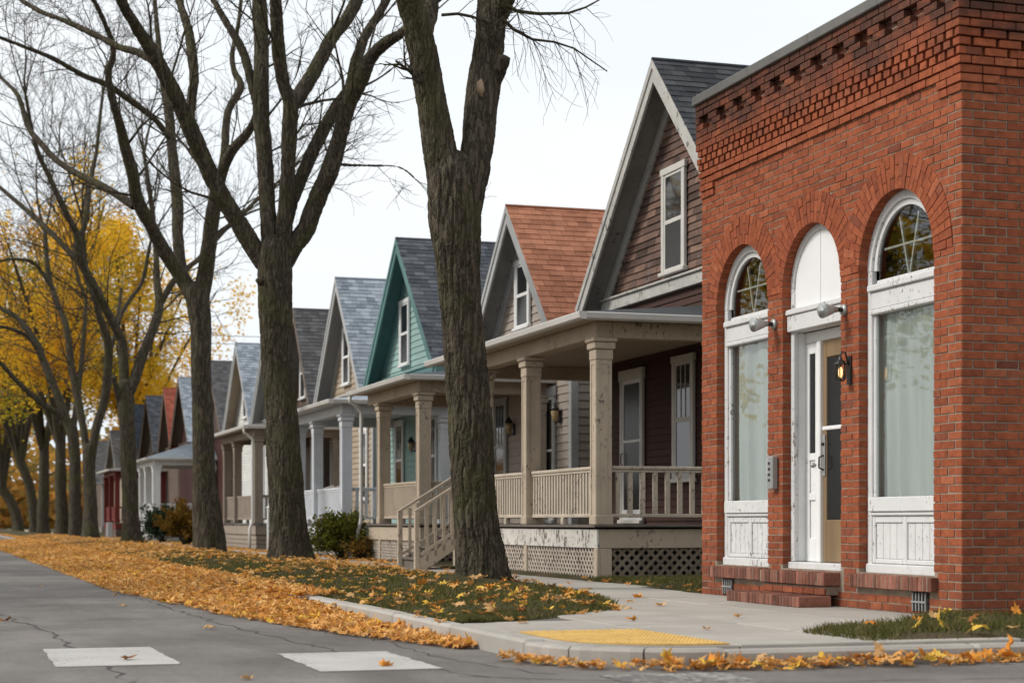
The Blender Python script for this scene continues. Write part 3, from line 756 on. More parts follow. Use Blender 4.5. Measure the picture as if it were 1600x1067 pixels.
def house_window(par, x, yc, z0, z1, w, trim, lower=None, upper=None, t=.10, muntin=False):
    """double-hung window on a street-facing wall: surround, sill, two sashes and panes"""
    ya, yb = yc-w/2, yc+w/2
    b = MB().cbox(x-.075, x-.02, ya, ya+t, z0, z1).cbox(x-.075, x-.02, yb-t, yb, z0, z1).cbox(x-.08, x-.02, ya-.03, yb+.03, z1, z1+t*1.1)
    win = b.build('window', trim, par)
    B('sill', trim, win, x-.11, x-.02, ya-.04, yb+.04, z0-.06, z0-.001)
    zm = (z0+z1)/2; s = .045
    for k, (za, zb, dx, pm) in enumerate(((z0, zm+.02, 0, lower or SCREEN), (zm, z1, .014, upper or PANE))):
        xx = x-.06+dx*.0-(0 if k else .004)
        q = MB().cbox(xx, xx+.03, ya+t, ya+t+s, za, zb, .004).cbox(xx, xx+.03, yb-t-s, yb-t, za, zb, .004).cbox(xx, xx+.03, ya+t+s, yb-t-s, za, za+s, .004).cbox(xx, xx+.03, ya+t+s, yb-t-s, zb-s, zb, .004)
        q.build('sash', trim, win)
        B('pane', pm, win, xx+.012, xx+.018, ya+t+s, yb-t-s, za+s, zb-s, .001)
        if muntin and k:
            for i in (1, 2): yy = ya+t+s+(yb-ya-2*t-2*s)*i/3; B('muntin', trim, win, xx+.002, xx+.011, yy-.009, yy+.009, za+s, zb-s, .002)
    return win
def house_door(par, x, yc, z0, h, w, trim, glass=SCREEN):
    ya, yb = yc-w/2, yc+w/2; t = .09
    d = MB().cbox(x-.075, x-.02, ya, ya+t, z0, z0+h).cbox(x-.075, x-.02, yb-t, yb, z0, z0+h).cbox(x-.085, x-.02, ya-.03, yb+.03, z0+h, z0+h+.18).build('door', trim, par)
    B('threshold', trim, d, x-.12, x-.02, ya, yb, z0-.03, z0+.03)
    q = MB()
    for a, b2 in ((ya+t, ya+t+.05), (yb-t-.05, yb-t)): q.cbox(x-.06, x-.03, a, b2, z0+.03, z0+h, .004)
    for a, b2 in ((z0+.03, z0+.2), (z0+h*.56, z0+h*.56+.045), (z0+h-.06, z0+h)): q.cbox(x-.058, x-.032, ya+t+.05, yb-t-.05, a, b2, .004)
    q.build('storm_frame', WHITE, d); B('pane', glass, d, x-.047, x-.041, ya+t+.05, yb-t-.05, z0+.2, z0+h-.06, .001)
    MB().tube([(x-.06, yb-t-.03, z0+.95), (x-.10, yb-t-.03, z0+.97), (x-.10, yb-t-.03, z0+1.13), (x-.06, yb-t-.03, z0+1.15)], .009, 6).build('handle', BLACKM, d, True)
    return d
def shingles(par, m, y_e, z_e, y_r, z_r, xa, xb, expo, wid, solo=0):
    """lapped roof shingles on one slope (eave y_e,z_e to ridge y_r,z_r)"""
    e, r = Vector((0, y_e, z_e)), Vector((0, y_r, z_r)); L = (r-e).length; s = (r-e)/L; nn = Vector((0, -s.z, s.y)) if y_e < y_r else Vector((0, s.z, -s.y))
    rows = int(L/expo); sol = []; mb = MB()
    for i in range(rows+1):
        x = xa-wid*(i % 2)*.5-U(0, .05); l = min(expo*1.25, L-i*expo+.01)
        if l < .02: break
        while x < xb:
            w = wid*U(.85, 1.15); a, b2 = max(x, xa), min(x+w-.006, xb)
            if b2-a > .03:
                h = .014+U(-.003, .004); o = e+s*(i*expo)
                vs = [o+Vector((a, 0, 0)), o+Vector((b2, 0, 0)), o+Vector((b2, 0, 0))+s*l, o+Vector((a, 0, 0))+s*l]
                top = [vs[0]+nn*h*1.3, vs[1]+nn*h*1.3, vs[2]+nn*.006, vs[3]+nn*.006]
                vv = vs+top
                if solo and b2 < xa+5 and len(sol) < solo and i > rows*.15: sol.append(vv)
                else: mb.add(vv, BOXF)
            x += w
    for vv in sol:
        c = vv[0]; me = MB().add([p-c for p in vv], BOXF).mesh('shingle', m); link('shingle', me, par, Matrix.Translation(c))
    tag(mb.build('shingles', m, par), kind='stuff')
def house(name, label, yc, half, za, ze, sid, gsid, trim, soff, roof, rake=None, wall_solo=True, win_dy=.35, bh=.115, gh=.105, shingle_solo=0, expo=.15, far=False, xr=XR, wins=(), door=None, inset=.38, win=True, zw=(4.68, 6.22), xback=XB, gwt=None, split=None):
    xw = xr+.45; h = thing(name, label, 'house', ((xw+xback)/2, yc, 0)); rake = rake or trim
    sl = (za-ze)/half; a, b2 = yc-half+inset, yc+half-inset; zi = ze+inset*sl; zg = ze+.02
    # body
    w = MB().prism([(a, 0), (b2, 0), (b2, zi-.10), (yc, za-.10), (a, zi-.10)], 0, xw, xback).build('wall', sid, h)
    f = lambda z: (yc-(za-.12-z)/sl, yc+(za-.12-z)/sl) if z > zi else (a, b2)
    if wall_solo:
        board_run(w, sid, xw, a, b2, .45, zg-.1, bh, True); board_run(w, gsid, xw, a, b2, zg+.08, za-.35, gh, True, 'gable_shingle' if split else 'gable_board', .028, f, None, split)
    else:
        mb = MB(); board_run(w, sid, xw, a, b2, .45, zg-.1, bh, False, mb=mb); tag(mb.build('clapboards', sid, w), kind='stuff')
        mb = MB(); board_run(w, gsid, xw, a, b2, zg+.08, za-.35, gh, False, mb=mb, ylim=f); tag(mb.build('gable_boards', gsid, w), kind='stuff')
    # south side boards (joined) and corner boards
    mb = MB(); z = .45
    while z < zi-.25:
        mb.add([(xw, a-.022, z), (xback-.02, a-.022, z), (xback-.02, a+.003, z), (xw, a+.003, z), (xw, a-.006, z+bh*1.03), (xback-.02, a-.006, z+bh*1.03), (xback-.02, a+.003, z+bh*1.03), (xw, a+.003, z+bh*1.03)], BOXF); z += bh
    tag(mb.build('side_clapboards', sid, w), kind='stuff')
    for yy, s in ((a, -1), (b2, 1)): MB().cbox(xw-.045, xw+.10, min(yy-s*.12, yy+s*.04), max(yy-s*.12, yy+s*.04), .4, zg-.1).build('corner_board', trim, w)
    B('foundation', mat("foundation_stone", (.2, .18, .16), .9, .25, 5), w, xw-.03, xback+.01, a-.05, b2+.05, 0, .45)
    # gable base band
    B('gable_band', trim, w, xw-.10, xw, a-.1, b2+.1, zg-.1, zg+.08); B('gable_band', trim, w, xw-.14, xw-.02, a-.12, b2+.12, zg+.082, zg+.12)
    # roof slabs, soffit, rake boards
    th = .10
    rf = None
    for s in (-1, 1):
        e = Vector((0, yc+s*half, ze)); r = Vector((0, yc, za)); d = (r-e).normalized(); nn = Vector((0, s*d.z, -s*d.y)) if False else Vector((0, -d.z, d.y))*(1 if s < 0 else -1)
        def slabm(t0, t1, x0, x1, e0=0, e1=0):
            def top(t): return e+nn*t+d*((yc+s*.001-(e.y+nn.y*t))/d.y)      # mitred on the ridge line
            p = [e+d*e0+nn*t0, top(t0), top(t1), e+d*e0+nn*t1]
            return MB().prism([(q.y, q.z) for q in (p if s < 0 else p[::-1])], 0, x0, x1)
        rs = slabm(-.05, 0, xr+.02, xback+.3).build('roof', roof, h); rf = rf or rs
        shingles(rs, roof, e.y, e.z, yc, za, xr-.03, xback+.3, expo, .24, shingle_solo if s < 0 else 0) if s < 0 else MB().add([e+nn*.004+Vector((xr-.03, 0, 0)), e+nn*.004+Vector((xback+.3, 0, 0)), r+nn*.02+Vector((xback+.3, 0, 0)), r+nn*.02+Vector((xr-.03, 0, 0))], [(0, 3, 2, 1)]).build('roof_covering', roof, rs)
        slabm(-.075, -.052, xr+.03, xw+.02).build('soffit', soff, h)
        slabm(-.24, .004, xr-.012, xr+.028).build('rake_board', rake, h)
        slabm(-.09, .008, xr-.034, xr-.013).build('rake_moulding', rake, h)
        slabm(-.27, -.078, xw-.062, xw-.004, 0, -.1).build('frieze_board', trim, h)
        B('eave_fascia', trim, h, xr+.03, xback, min(e.y, e.y+s*-.03), max(e.y, e.y+s*-.03), e.z-.16, e.z-.02, .004)
    MB().tube([(xr-.03, yc, za+.008), (xback+.3, yc, za+.008)], .035, 6).build('ridge_cap', roof, rf)
    if win: house_window(h, xw-.015, yc+win_dy, zw[0], zw[1], .92, gwt or WHITE)
    for (y, z0, z1, wd) in wins: house_window(h, xw-.01, y, z0, z1, wd, trim if not gwt else gwt, lower=PANE, muntin=True)
    if door: house_door(h, xw-.01, door, .78, 2.35, 1.0, trim if not gwt else gwt)
    return h

def lattice(par, m, axis, fixed, a0, a1, z0, z1, sp, w=.028, solo=True):
    """crossed diagonal slats filling a rectangle; axis 'y' = street face, 'x' = side face"""
    mb = MB(); H = z1-z0
    for s in (1, -1):
        c = a0-(H if s > 0 else 0)
        lo = a0-H if s > 0 else a0; hi = a1 if s > 0 else a1+H
        t = lo+sp*.5
        while t < hi:
            # slat: a = t + s*(z-z0)
            za, zb = z0, z1; f = lambda z: t+s*(z-z0)
            zlo, zhi = z0, z1
            if s > 0: zlo = max(zlo, z0+(a0-t)); zhi = min(zhi, z0+(a1-t))
            else: zlo = max(zlo, z0+(t-a1)); zhi = min(zhi, z0+(t-a0))
            if zhi-zlo > .03:
                pa, pb = (f(zlo), zlo), (f(zhi), zhi); dep = fixed+(.0 if s > 0 else .009)
                if axis == 'y': A, C = Vector((dep, *pa)), Vector((dep, *pb)); nv = Vector((1, 0, 0))
                else: A, C = Vector((pa[0], dep, pa[1])), Vector((pb[0], dep, pb[1])); nv = Vector((0, 1, 0))
                d = (C-A); L = d.length; d.normalize(); b = nv.cross(d)
                if solo:
                    M = Matrix((( d.x, b.x, nv.x, 0), (d.y, b.y, nv.y, 0), (d.z, b.z, nv.z, 0), (0, 0, 0, 1)))
                    M = Matrix.Translation(A) @ M @ Matrix.Translation((0, -w/2, 0)) @ Matrix.Diagonal((L, w, .008, 1))
                    link('lattice_slat', unit(m), par, M)
                else: mb.obox((A+C)/2+nv*.004, d*L/2, b*w/2, nv*.004)
            t += sp
    if mb.v: tag(mb.build('lattice_slats', m, par), kind='stuff')
def porch(h, y0, y1, posts, m, roofm, floor=.74, zg=3.57, x0=8.6, xw=XW, bays=None, base='lattice', solo=True, south=True, south_sp=.16, sp=.098, fascia=None, railm=None, pw=.22, south_post=True, down=None, rise=.42, south_lattice=LATT, front_lattice=LATTP, under=None, north=True, thin_bal=.035):
    railm = railm or m; fascia = fascia or m
    p = MB().box(x0-.14, xw-.03, y0-.14, y1+.14, floor-.035, floor).build('porch', GREYWOOD, h)
    yb = y0-.14
    # rim joists
    B('rim_board', fascia, p, x0-.10, x0-.06, y0-.10, y1+.10, floor-.32, floor-.06); B('rim_board', CREAM if m is CREAM else m, p, x0-.058, xw-.05, y0-.10, y0-.06, floor-.32, floor-.06)
    B('rim_board', m, p, x0-.058, xw-.05, y1+.06, y1+.10, floor-.32, floor-.06)
    B('deck_edge', GREYWOOD, p, x0-.16, xw-.05, y0-.16, y0-.142, floor-.03, floor-.002, .004)
    B('dark_infill', DARK, p, x0+.12, xw-.05, y0+.10, y1-.1, .0, floor-.05)  # solid near-black block, colour standing in for the shade below the deck
    top = zg-.30
    # skirt
    if base == 'lattice':
        lattice(p, front_lattice, 'y', x0-.075, y0+.02, y1, .03, floor-.32, .118 if solo else .14, .030, solo)
        lattice(p, south_lattice, 'x', y0-.075, x0+.13, xw-.3, .02, floor-.32, .140 if solo else .16, .044, solo)
        for yy in [y0-.10]+[q-.06 for q in posts[1:]]: B('skirt_post', m, p, x0-.10, x0-.05, yy, yy+.14, 0, floor-.322)
        B('skirt_post', m, p, x0-.048, x0+.12, y0-.10, y0-.05, 0, floor-.322)
    else:
        z = 0.02
        while z < floor-.34:
            MB().cbox(x0-.08, x0-.02, y0-.08, y1+.08, z, z+.115, .01).build('skirt_board', base, p); MB().cbox(x0-.018, xw-.1, y0-.08, y0-.02, z, z+.115, .01).build('skirt_board', base, p); z += .125
    # posts with panels and capitals
    def post(x, y):
        t = B('post', m, p, x-pw/2, x+pw/2, y-pw/2, y+pw/2, floor-.005, top-.30, .012)
        q = MB().cbox(x-pw/2-.02, x+pw/2+.02, y-pw/2-.02, y+pw/2+.02, floor, floor+.13, .01)
        q.cbox(x-pw/2-.018, x+pw/2+.018, y-pw/2-.018, y+pw/2+.018, top-.30, top-.16, .01).cbox(x-pw/2-.045, x+pw/2+.045, y-pw/2-.045, y+pw/2+.045, top-.158, top-.06, .015).cbox(x-pw/2-.065, x+pw/2+.065, y-pw/2-.065, y+pw/2+.065, top-.058, top-.002, .01)
        for s in ((-1, 0), (0, -1)):      # raised edge strips make the sunk panel
            for e in (-1, 1):
                if s[0]: q.box(x-pw/2-.010, x-pw/2+.002, y+e*(pw/2-.024)-.024, y+e*(pw/2-.024)+.024, floor+.131, top-.301)
                else: q.box(x+e*(pw/2-.024)-.024, x+e*(pw/2-.024)+.024, y-pw/2-.010, y-pw/2+.002, floor+.131, top-.301)
            if s[0]: q.box(x-pw/2-.0095, x-pw/2+.001, y-pw/2+.048, y+pw/2-.048, top-.36, top-.302)
            else: q.box(x-pw/2+.048, x+pw/2-.048, y-pw/2-.0095, y-pw/2+.001, top-.36, top-.302)
        q.build('post_trim', m, p)
        return t
    for yy in posts: post(x0, yy)
    if south_post: post(xw-.20, y0)
    # beams, soffit, gutters
    B('beam', m, p, x0-.12, x0+.12, y0-.12, y1+.12, top, top+.22, .01); B('beam', m, p, x0+.122, xw-.03, y0-.12, y0+.12, top, top+.22, .01); B('beam', m, p, x0+.122, xw-.03, y1-.12, y1+.12, top, top+.22, .01)
    xo, ya, yz = x0-.40, y0-.40, y1+.40
    B('ceiling', m, p, xo+.02, xw-.03, ya+.02, yz-.02, top+.222, top+.25, .004)
    def gut(pts, name='gutter'):
        MB().prism(pts, 1, ya-.06, yz+.06).build(name, GUTTER, p)
    g = top+.20
    MB().prism([(xo-.09, g+.10), (xo-.10, g+.09), (xo-.085, g+.02), (xo-.06, g), (xo+.018, g), (xo+.018, g+.10)], 1, ya-.09, yz+.09).build('gutter', GUTTER, p)
    b = MB(); prof = [(ya-.09, g+.098), (ya-.10, g+.088), (ya-.085, g+.018), (ya-.06, g-.002), (ya+.018, g-.002), (ya+.018, g+.098)]
    vs = [(xo+.02, *q) for q in prof]+[(xw+.0, *q) for q in prof]; n = 6
    b.add(vs, [tuple(range(n)), tuple(range(n, 2*n))[::-1]]+[(i, n+i, n+(i+1) % n, (i+1) % n) for i in range(n)]).build('gutter', GUTTER, p)
    # low hipped roof
    zr = g+.10; zz = zr+rise; hx = xw-.02; hy = min(1.9, (yz-ya)/2-.1)
    roofv = [(xo-.05, ya-.05, zr), (hx, ya-.05, zr), (hx, ya+hy, zz), (hx, yz-hy, zz), (hx, yz+.05, zr), (xo-.05, yz+.05, zr)]
    pr = MB().add(roofv+[(a, c, zr-.03) for a, c in ((xo-.05, ya-.05), (hx, ya-.05), (hx, yz+.05), (xo-.05, yz+.05))], [(0, 2, 3, 5), (0, 1, 2), (5, 3, 4), (0, 6, 7, 1), (5, 9, 6, 0), (4, 8, 9, 5)])
    pr.f[0] = (0, 5, 3, 2); pr.f[1] = (0, 2, 1); pr.f[2] = (5, 4, 3)
    pr.build('porch_roof', roofm, p)
    # railings
    rt = floor+.80
    def rail_y(a, c, dense):
        B('handrail', railm, p, x0-.045, x0+.045, a, c, rt-.05, rt, .012); B('handrail', railm, p, x0-.03, x0+.03, a, c, rt-.085, rt-.052, .006); B('bottom_rail', railm, p, x0-.03, x0+.03, a, c, floor+.10, floor+.15, .008)
        n = max(2, int((c-a)/dense)); 
        for i in range(n):
            y = a+(c-a)*(i+.5)/n
            if solo: piece('baluster', railm, p, x0-.02, x0+.02, y-thin_bal, y+thin_bal, floor+.15, rt-.085)
        if not solo:
            q = MB()
            for i in range(n): y = a+(c-a)*(i+.5)/n; q.box(x0-.02, x0+.02, y-thin_bal, y+thin_bal, floor+.15, rt-.085)
            tag(q.build('balusters', railm, p), kind='stuff')
        for i in range(1, 2): y = a+(c-a)*.5; B('rail_block', railm, p, x0-.04, x0+.04, y-.05, y+.05, floor, floor+.10)
    pl = sorted(posts)
    for i in range(len(pl)-1):
        if bays is None or bays[i]: rail_y(pl[i]+pw/2, pl[i+1]-pw/2, sp)
    if south:
        a, c = x0+pw/2, xw-.32
        B('handrail', railm, p, a, c, y0-.045, y0+.045, rt-.05, rt, .012); B('handrail', railm, p, a, c, y0-.03, y0+.03, rt-.085, rt-.052, .006); B('bottom_rail', railm, p, a, c, y0-.03, y0+.03, floor+.10, floor+.15, .008)
        n = int((c-a)/south_sp)
        for i in range(n): x = a+(c-a)*(i+.7)/n; piece('baluster', railm, p, x-.03, x+.03, y0-.025, y0+.025, floor+.15, rt-.085)
    if down:
        dx, dy = down; r = .04
        MB().tube([(xo-.04, dy, g), (xo-.04, dy, g-.10), (xo+.05, dy, g-.16), (x0-.20, dy, g-.30), (x0-.20, dy, g-.45), (x0-.20, dy, .9), (x0-.22, dy-.0, .75), (x0-.30, dy-.12, .60), (x0-.30, dy-.12, .05)], r, 8).build('downspout', GUTTER, p, True)
    return p
def stairs(p, y0, y1, xa, xb, n, zt, m, tread, railm, foot=None):
    """straight wooden steps from xb (top, at the deck) down to xa, with sloping balustrades"""
    for i in range(n):
        x1 = xb-(xb-xa)*i/n; x2 = xb-(xb-xa)*(i+1)/n; z = zt*(n-i)/(n+1)
        B('stair_tread', tread, p, x2-.03, x1, y0, y1, z-.04, z, .006); B('stair_riser', tread, p, x2, x2+.02, y0+.02, y1-.02, max(0, z-zt/(n+1)-.0), z-.042, .004)
    for y in (y0-.02, y1+.02):
        MB().prism([(xa-.02, 0), (xa+.10, 0), (xb, zt-.20), (xb, zt-.05), (xa-.02, zt/(n+1)-.02)], 1, y-.02, y+.02).build('stringer', m, p)
        A, C = Vector((xa-.06, y, zt/(n+1)+.78)), Vector((xb, y, zt+.82)); d = (C-A); L = d.length; d.normalize(); b = Vector((0, 1, 0)).cross(d)
        MB().obox((A+C)/2, d*(L/2+.04), (0, .04, 0), b*.02).build('stair_rail', railm, p)
        B('newel', railm, p, xa-.10, xa-.02, y-.04, y+.04, 0, zt/(n+1)+.77)
        k = int((xb-xa)/.15)
        for i in range(k):
            x = xa+.06+(xb-xa-.06)*(i+.4)/k; zb = (x-xa)/(xb-xa)*(zt-zt/(n+1))+zt/(n+1)
            piece('stair_baluster', railm, p, x-.022, x+.022, y-.02, y+.02, zb-.12, zb+.76)
        A, C = Vector((xa, y, zt/(n+1)+.06)), Vector((xb, y, zt+.08)); d = (C-A); L = d.length; d.normalize(); b = Vector((0, 1, 0)).cross(d)
        MB().obox((A+C)/2, d*L/2, (0, .025, 0), b*.02).build('stair_rail', railm, p)

BROWN = siding('brown_shingle', (.105, .066, .054), .8, .28, ((.20, .165, .15), .57, 6), .35, (.165, .10, .075))
DKRED = siding('dark_red', (.055, .026, .020), .7, .10); GREIGE = siding('greige', (.345, .295, .25), .65, .05)
TEAL = siding('teal', (.29, .43, .40), .65, .06); BEIGE = siding('beige', (.36, .29, .215), .65, .05); DKBRN = siding('dark_brown', (.13, .095, .075), .7, .1)
PALE = siding('pale_white', (.60, .60, .57), .6, .04); REDB = siding('red_house', (.055, .015, .011), .7, .1)
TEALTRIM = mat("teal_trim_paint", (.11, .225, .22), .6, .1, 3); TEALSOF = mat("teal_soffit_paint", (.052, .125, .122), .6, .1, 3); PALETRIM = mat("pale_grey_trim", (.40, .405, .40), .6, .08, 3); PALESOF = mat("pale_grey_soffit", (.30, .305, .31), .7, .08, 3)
BRNTRIM = mat("brown_trim", (.16, .125, .10), .7, .12, 3)
RCHAR = shingle_mat('charcoal', (.035, .038, .042), (.06, .062, .066)); RTERRA = shingle_mat('terracotta', (.35, .140, .078), (.43, .185, .108))
RSLATE = shingle_mat('slate', (.06, .068, .08), (.105, .115, .13)); RBLUE = shingle_mat('blue_grey', (.20, .235, .27), (.31, .345, .385)); RGREY = shingle_mat('brown_grey', (.075, .073, .074), (.115, .112, .112))
RRED = shingle_mat('red', (.26, .065, .04), (.34, .095, .06)); RNAVY = shingle_mat('navy', (.028, .036, .05), (.045, .055, .07))

h1 = house('brown_house', 'brown shingled gable house with weathered white rake boards next to the brick shop', 25.8, 3.5, 7.94, 4.46, DKRED, BROWN, GREYTRIM, SOFFIT, RCHAR, win_dy=.12, gh=.115, split=(.25, .55),
           wins=[(25.55, 1.45, 3.25, .82)], door=27.7, gwt=mat("off_white_trim", (.56, .54, .50), .6, .06, 3, wear=((.3, .27, .24), .66, 15)), zw=(4.72, 6.25))
p1 = porch(h1, 22.8, 29.75, [22.8, 25.8, 28.22, 29.7], CREAM, RCHAR, bays=[1, 1, 0], fascia=PEEL, railm=CREAMW, south_sp=.18, thin_bal=.030, sp=.118)
stairs(p1, 28.42, 29.5, 7.55, 8.46, 3, .74, CREAM, GREYWOOD, CREAM)
h2 = house('terracotta_roofed_house', 'greige clapboard house with steep terracotta shingle roof', 33.3, 2.66, 6.93, 4.25, GREIGE, GREIGE, PALETRIM, SOFFIT, RTERRA, win_dy=.22, shingle_solo=300, bh=.15, gh=.155,
           wins=[(35.0, 1.4, 3.2, .85)], door=32.1, inset=.12, zw=(4.62, 5.85), expo=.16)
p2 = porch(h2, 32.1, 36.0, [32.1, 35.2], CREAM, RSLATE, zg=3.47, south_sp=.11, thin_bal=.028, down=(0, 36.35))
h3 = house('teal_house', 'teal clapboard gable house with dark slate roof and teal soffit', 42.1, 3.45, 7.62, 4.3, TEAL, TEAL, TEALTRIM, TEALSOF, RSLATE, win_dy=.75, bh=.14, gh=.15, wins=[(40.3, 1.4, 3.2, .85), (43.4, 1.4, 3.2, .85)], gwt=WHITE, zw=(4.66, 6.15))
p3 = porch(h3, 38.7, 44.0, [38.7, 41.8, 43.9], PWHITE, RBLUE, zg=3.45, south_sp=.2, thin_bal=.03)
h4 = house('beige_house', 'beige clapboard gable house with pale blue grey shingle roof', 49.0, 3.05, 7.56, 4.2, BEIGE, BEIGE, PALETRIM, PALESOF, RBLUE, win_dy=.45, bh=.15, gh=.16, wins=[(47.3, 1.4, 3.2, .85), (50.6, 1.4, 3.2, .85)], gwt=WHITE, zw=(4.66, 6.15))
h5 = house('taupe_porch_house', 'dark brown gable house with brown grey roof behind a taupe porch', 55.2, 2.5, 7.40, 4.3, DKBRN, DKBRN, BRNTRIM, SOFFIT, RGREY, wall_solo=False, wins=[(54, 1.4, 3.2, .85)], gwt=WHITE, win_dy=.5)
p5 = porch(h5, 50.0, 55.6, [50.0, 53.6, 55.6], TAUPE, RGREY, zg=3.47, solo=False, down=(0, 49.75), base=TAUPE)
h6 = house('grey_gable_house', 'pale sided gable house with grey soffit hidden behind the taupe porch', 60.3, 3.0, 7.30, 4.2, PALE, PALE, PALETRIM, PALESOF, RBLUE, wall_solo=False, wins=[(61.5, 1.4, 3.2, .85)])
h7 = house('white_gable_house', 'white sided gable house with pale blue grey roof and narrow window', 66.5, 3.2, 7.40, 4.2, PALE, PALE, PALETRIM, CREAM, RBLUE, wall_solo=False, win_dy=.3)
h8 = house('white_porch_house', 'house with dark grey roof and white hipped porch behind two evergreen shrubs', 73.6, 3.4, 7.35, 4.3, REDB, DKBRN, BRNTRIM, SOFFIT, RGREY, wall_solo=False, win=False)
p8 = porch(h8, 74.4, 79.4, [74.4, 77.2, 79.4], mat("bright_white_paint", (.68, .68, .67), .5, .04, 3), RBLUE, zg=3.40, solo=False, rise=.95, base=mat("grey_block", (.42, .40, .38), .8, .1, 5), pw=.30)
h9 = house('blue_grey_roofed_house', 'far gable house with blue grey roof and red brown walls', 83.0, 3.3, 7.4, 4.3, REDB, REDB, BRNTRIM, BRNTRIM, RBLUE, wall_solo=False, win=False)
h10 = house('red_roofed_house', 'far gable house with bright red shingle roof', 88.6, 2.6, 7.3, 4.3, DKBRN, DKBRN, BRNTRIM, BRNTRIM, RRED, wall_solo=False, win=False)
h11 = house('charcoal_roofed_house', 'far gable house with charcoal roof beside the red roofed house', 96.4, 3.6, 7.45, 4.3, DKBRN, DKBRN, BRNTRIM, BRNTRIM, RSLATE, wall_solo=False, win=False)
p11 = porch(h11, 91.0, 97.0, [91.0, 94.0, 97.0], mat("oxblood_paint", (.16, .03, .025), .6, .1, 3), RGREY, zg=3.4, solo=False, base=DKBRN)
h12 = house('navy_roofed_house', 'farthest gable house with navy blue roof', 103.2, 3.0, 7.4, 4.3, DKBRN, DKBRN, BRNTRIM, BRNTRIM, RNAVY, wall_solo=False, win=False)
h13 = house('tan_far_house', 'tan house with low brown roof far down the street behind the trees', 117, 4.5, 6.6, 3.6, BEIGE, BEIGE, PALETRIM, SOFFIT, RGREY, wall_solo=False, win=False)
h14 = house('dim_far_house', 'brown house glimpsed low between the farthest trunks', 132, 4.5, 6.6, 3.6, DKBRN, DKBRN, PALETRIM, SOFFIT, RGREY, wall_solo=False, win=False)
# white stair rail of the beige house
t = B('front_steps', KERB, h4, 8.55, 10.9, 46.9, 48.4, 0, .35); B('stair_tread', KERB, t, 9.0, 10.9, 46.9, 48.4, .352, .7)
for y in (46.95, 48.35):
    MB().tube([(8.55, y, 1.15), (10.4, y, 1.75)], .04, 8).build('stair_rail', WHITE, t, True)
    for x, z0, z1 in ((8.6, .35, 1.16), (9.5, .7, 1.45), (10.3, .7, 1.71)): B('newel', WHITE, t, x-.04, x+.04, y-.04, y+.04, z0, z1)
def porch_lamp(y, z, label, xw=XW):
    t = thing('porch_lantern', label, 'lantern', (xw, y, z))
    B('back_plate', BLACKM, t, xw-.06, xw-.03, y-.05, y+.05, z-.14, z+.1, .006)
    cx = xw-.14
    MB().tube([(xw-.06, y, z-.1), (cx, y, z-.16), (cx, y, z-.11)], .012, 6).build('arm', BLACKM, t, True)
    MB().tube([(cx, y, z-.11), (cx, y, z-.09), (cx, y, z+.06), (cx, y, z+.10)], [.04, .05, .08, .06], 8).build('glass_shade', mat("amber_glass", (.35, .25, .12), .15, .1, 8, spec=.6), t, True)
    MB().tube([(cx, y, z+.10), (cx, y, z+.13), (cx, y, z+.2), (cx, y, z+.24)], [.09, .085, .03, .008], 8).build('hood', BLACKM, t, True)
porch_lamp(31.35, 2.75, 'amber porch lantern beside the door of the terracotta roofed house'); porch_lamp(34.15, 2.65, 'amber porch lantern between door and window under the cream posted porch')
porch_lamp(41.9, 2.6, 'dark porch lantern on the teal wall between two windows')

# ------------------------------------------------------------------ trees
def spline(pts, step):
    """Catmull-Rom through rows (x,y,z,r), resampled about every `step` metres"""
    p = np.array(pts, dtype=float); q = np.vstack([2*p[0]-p[1], p, 2*p[-1]-p[-2]]); out = []
    for i in range(1, len(q)-2):
        L = np.linalg.norm(q[i+1, :3]-q[i, :3]); n = max(1, int(L/step)); t = np.arange(n)/n; t = t[:, None]
        a, b, c, d = q[i-1], q[i], q[i+1], q[i+2]
        out.append(.5*((2*b)+(-a+c)*t+(2*a-5*b+4*c-d)*t**2+(-a+3*b-3*c+d)*t**3))
    out.append(p[-1:]); o = np.vstack(out); o[:, 3] = np.maximum(o[:, 3], .002); return o
def frames(c):
    t = np.gradient(c, axis=0); t /= np.linalg.norm(t, axis=1)[:, None]+1e-9
    A = np.zeros_like(c); a = np.cross(t[0], [0, 0, 1.0] if abs(t[0, 2]) < .9 else [1.0, 0, 0]); a /= np.linalg.norm(a)
    for i in range(len(c)):
        a = a-t[i]*a.dot(t[i]); a /= np.linalg.norm(a)+1e-9; A[i] = a
    return t, A, np.cross(t, A)
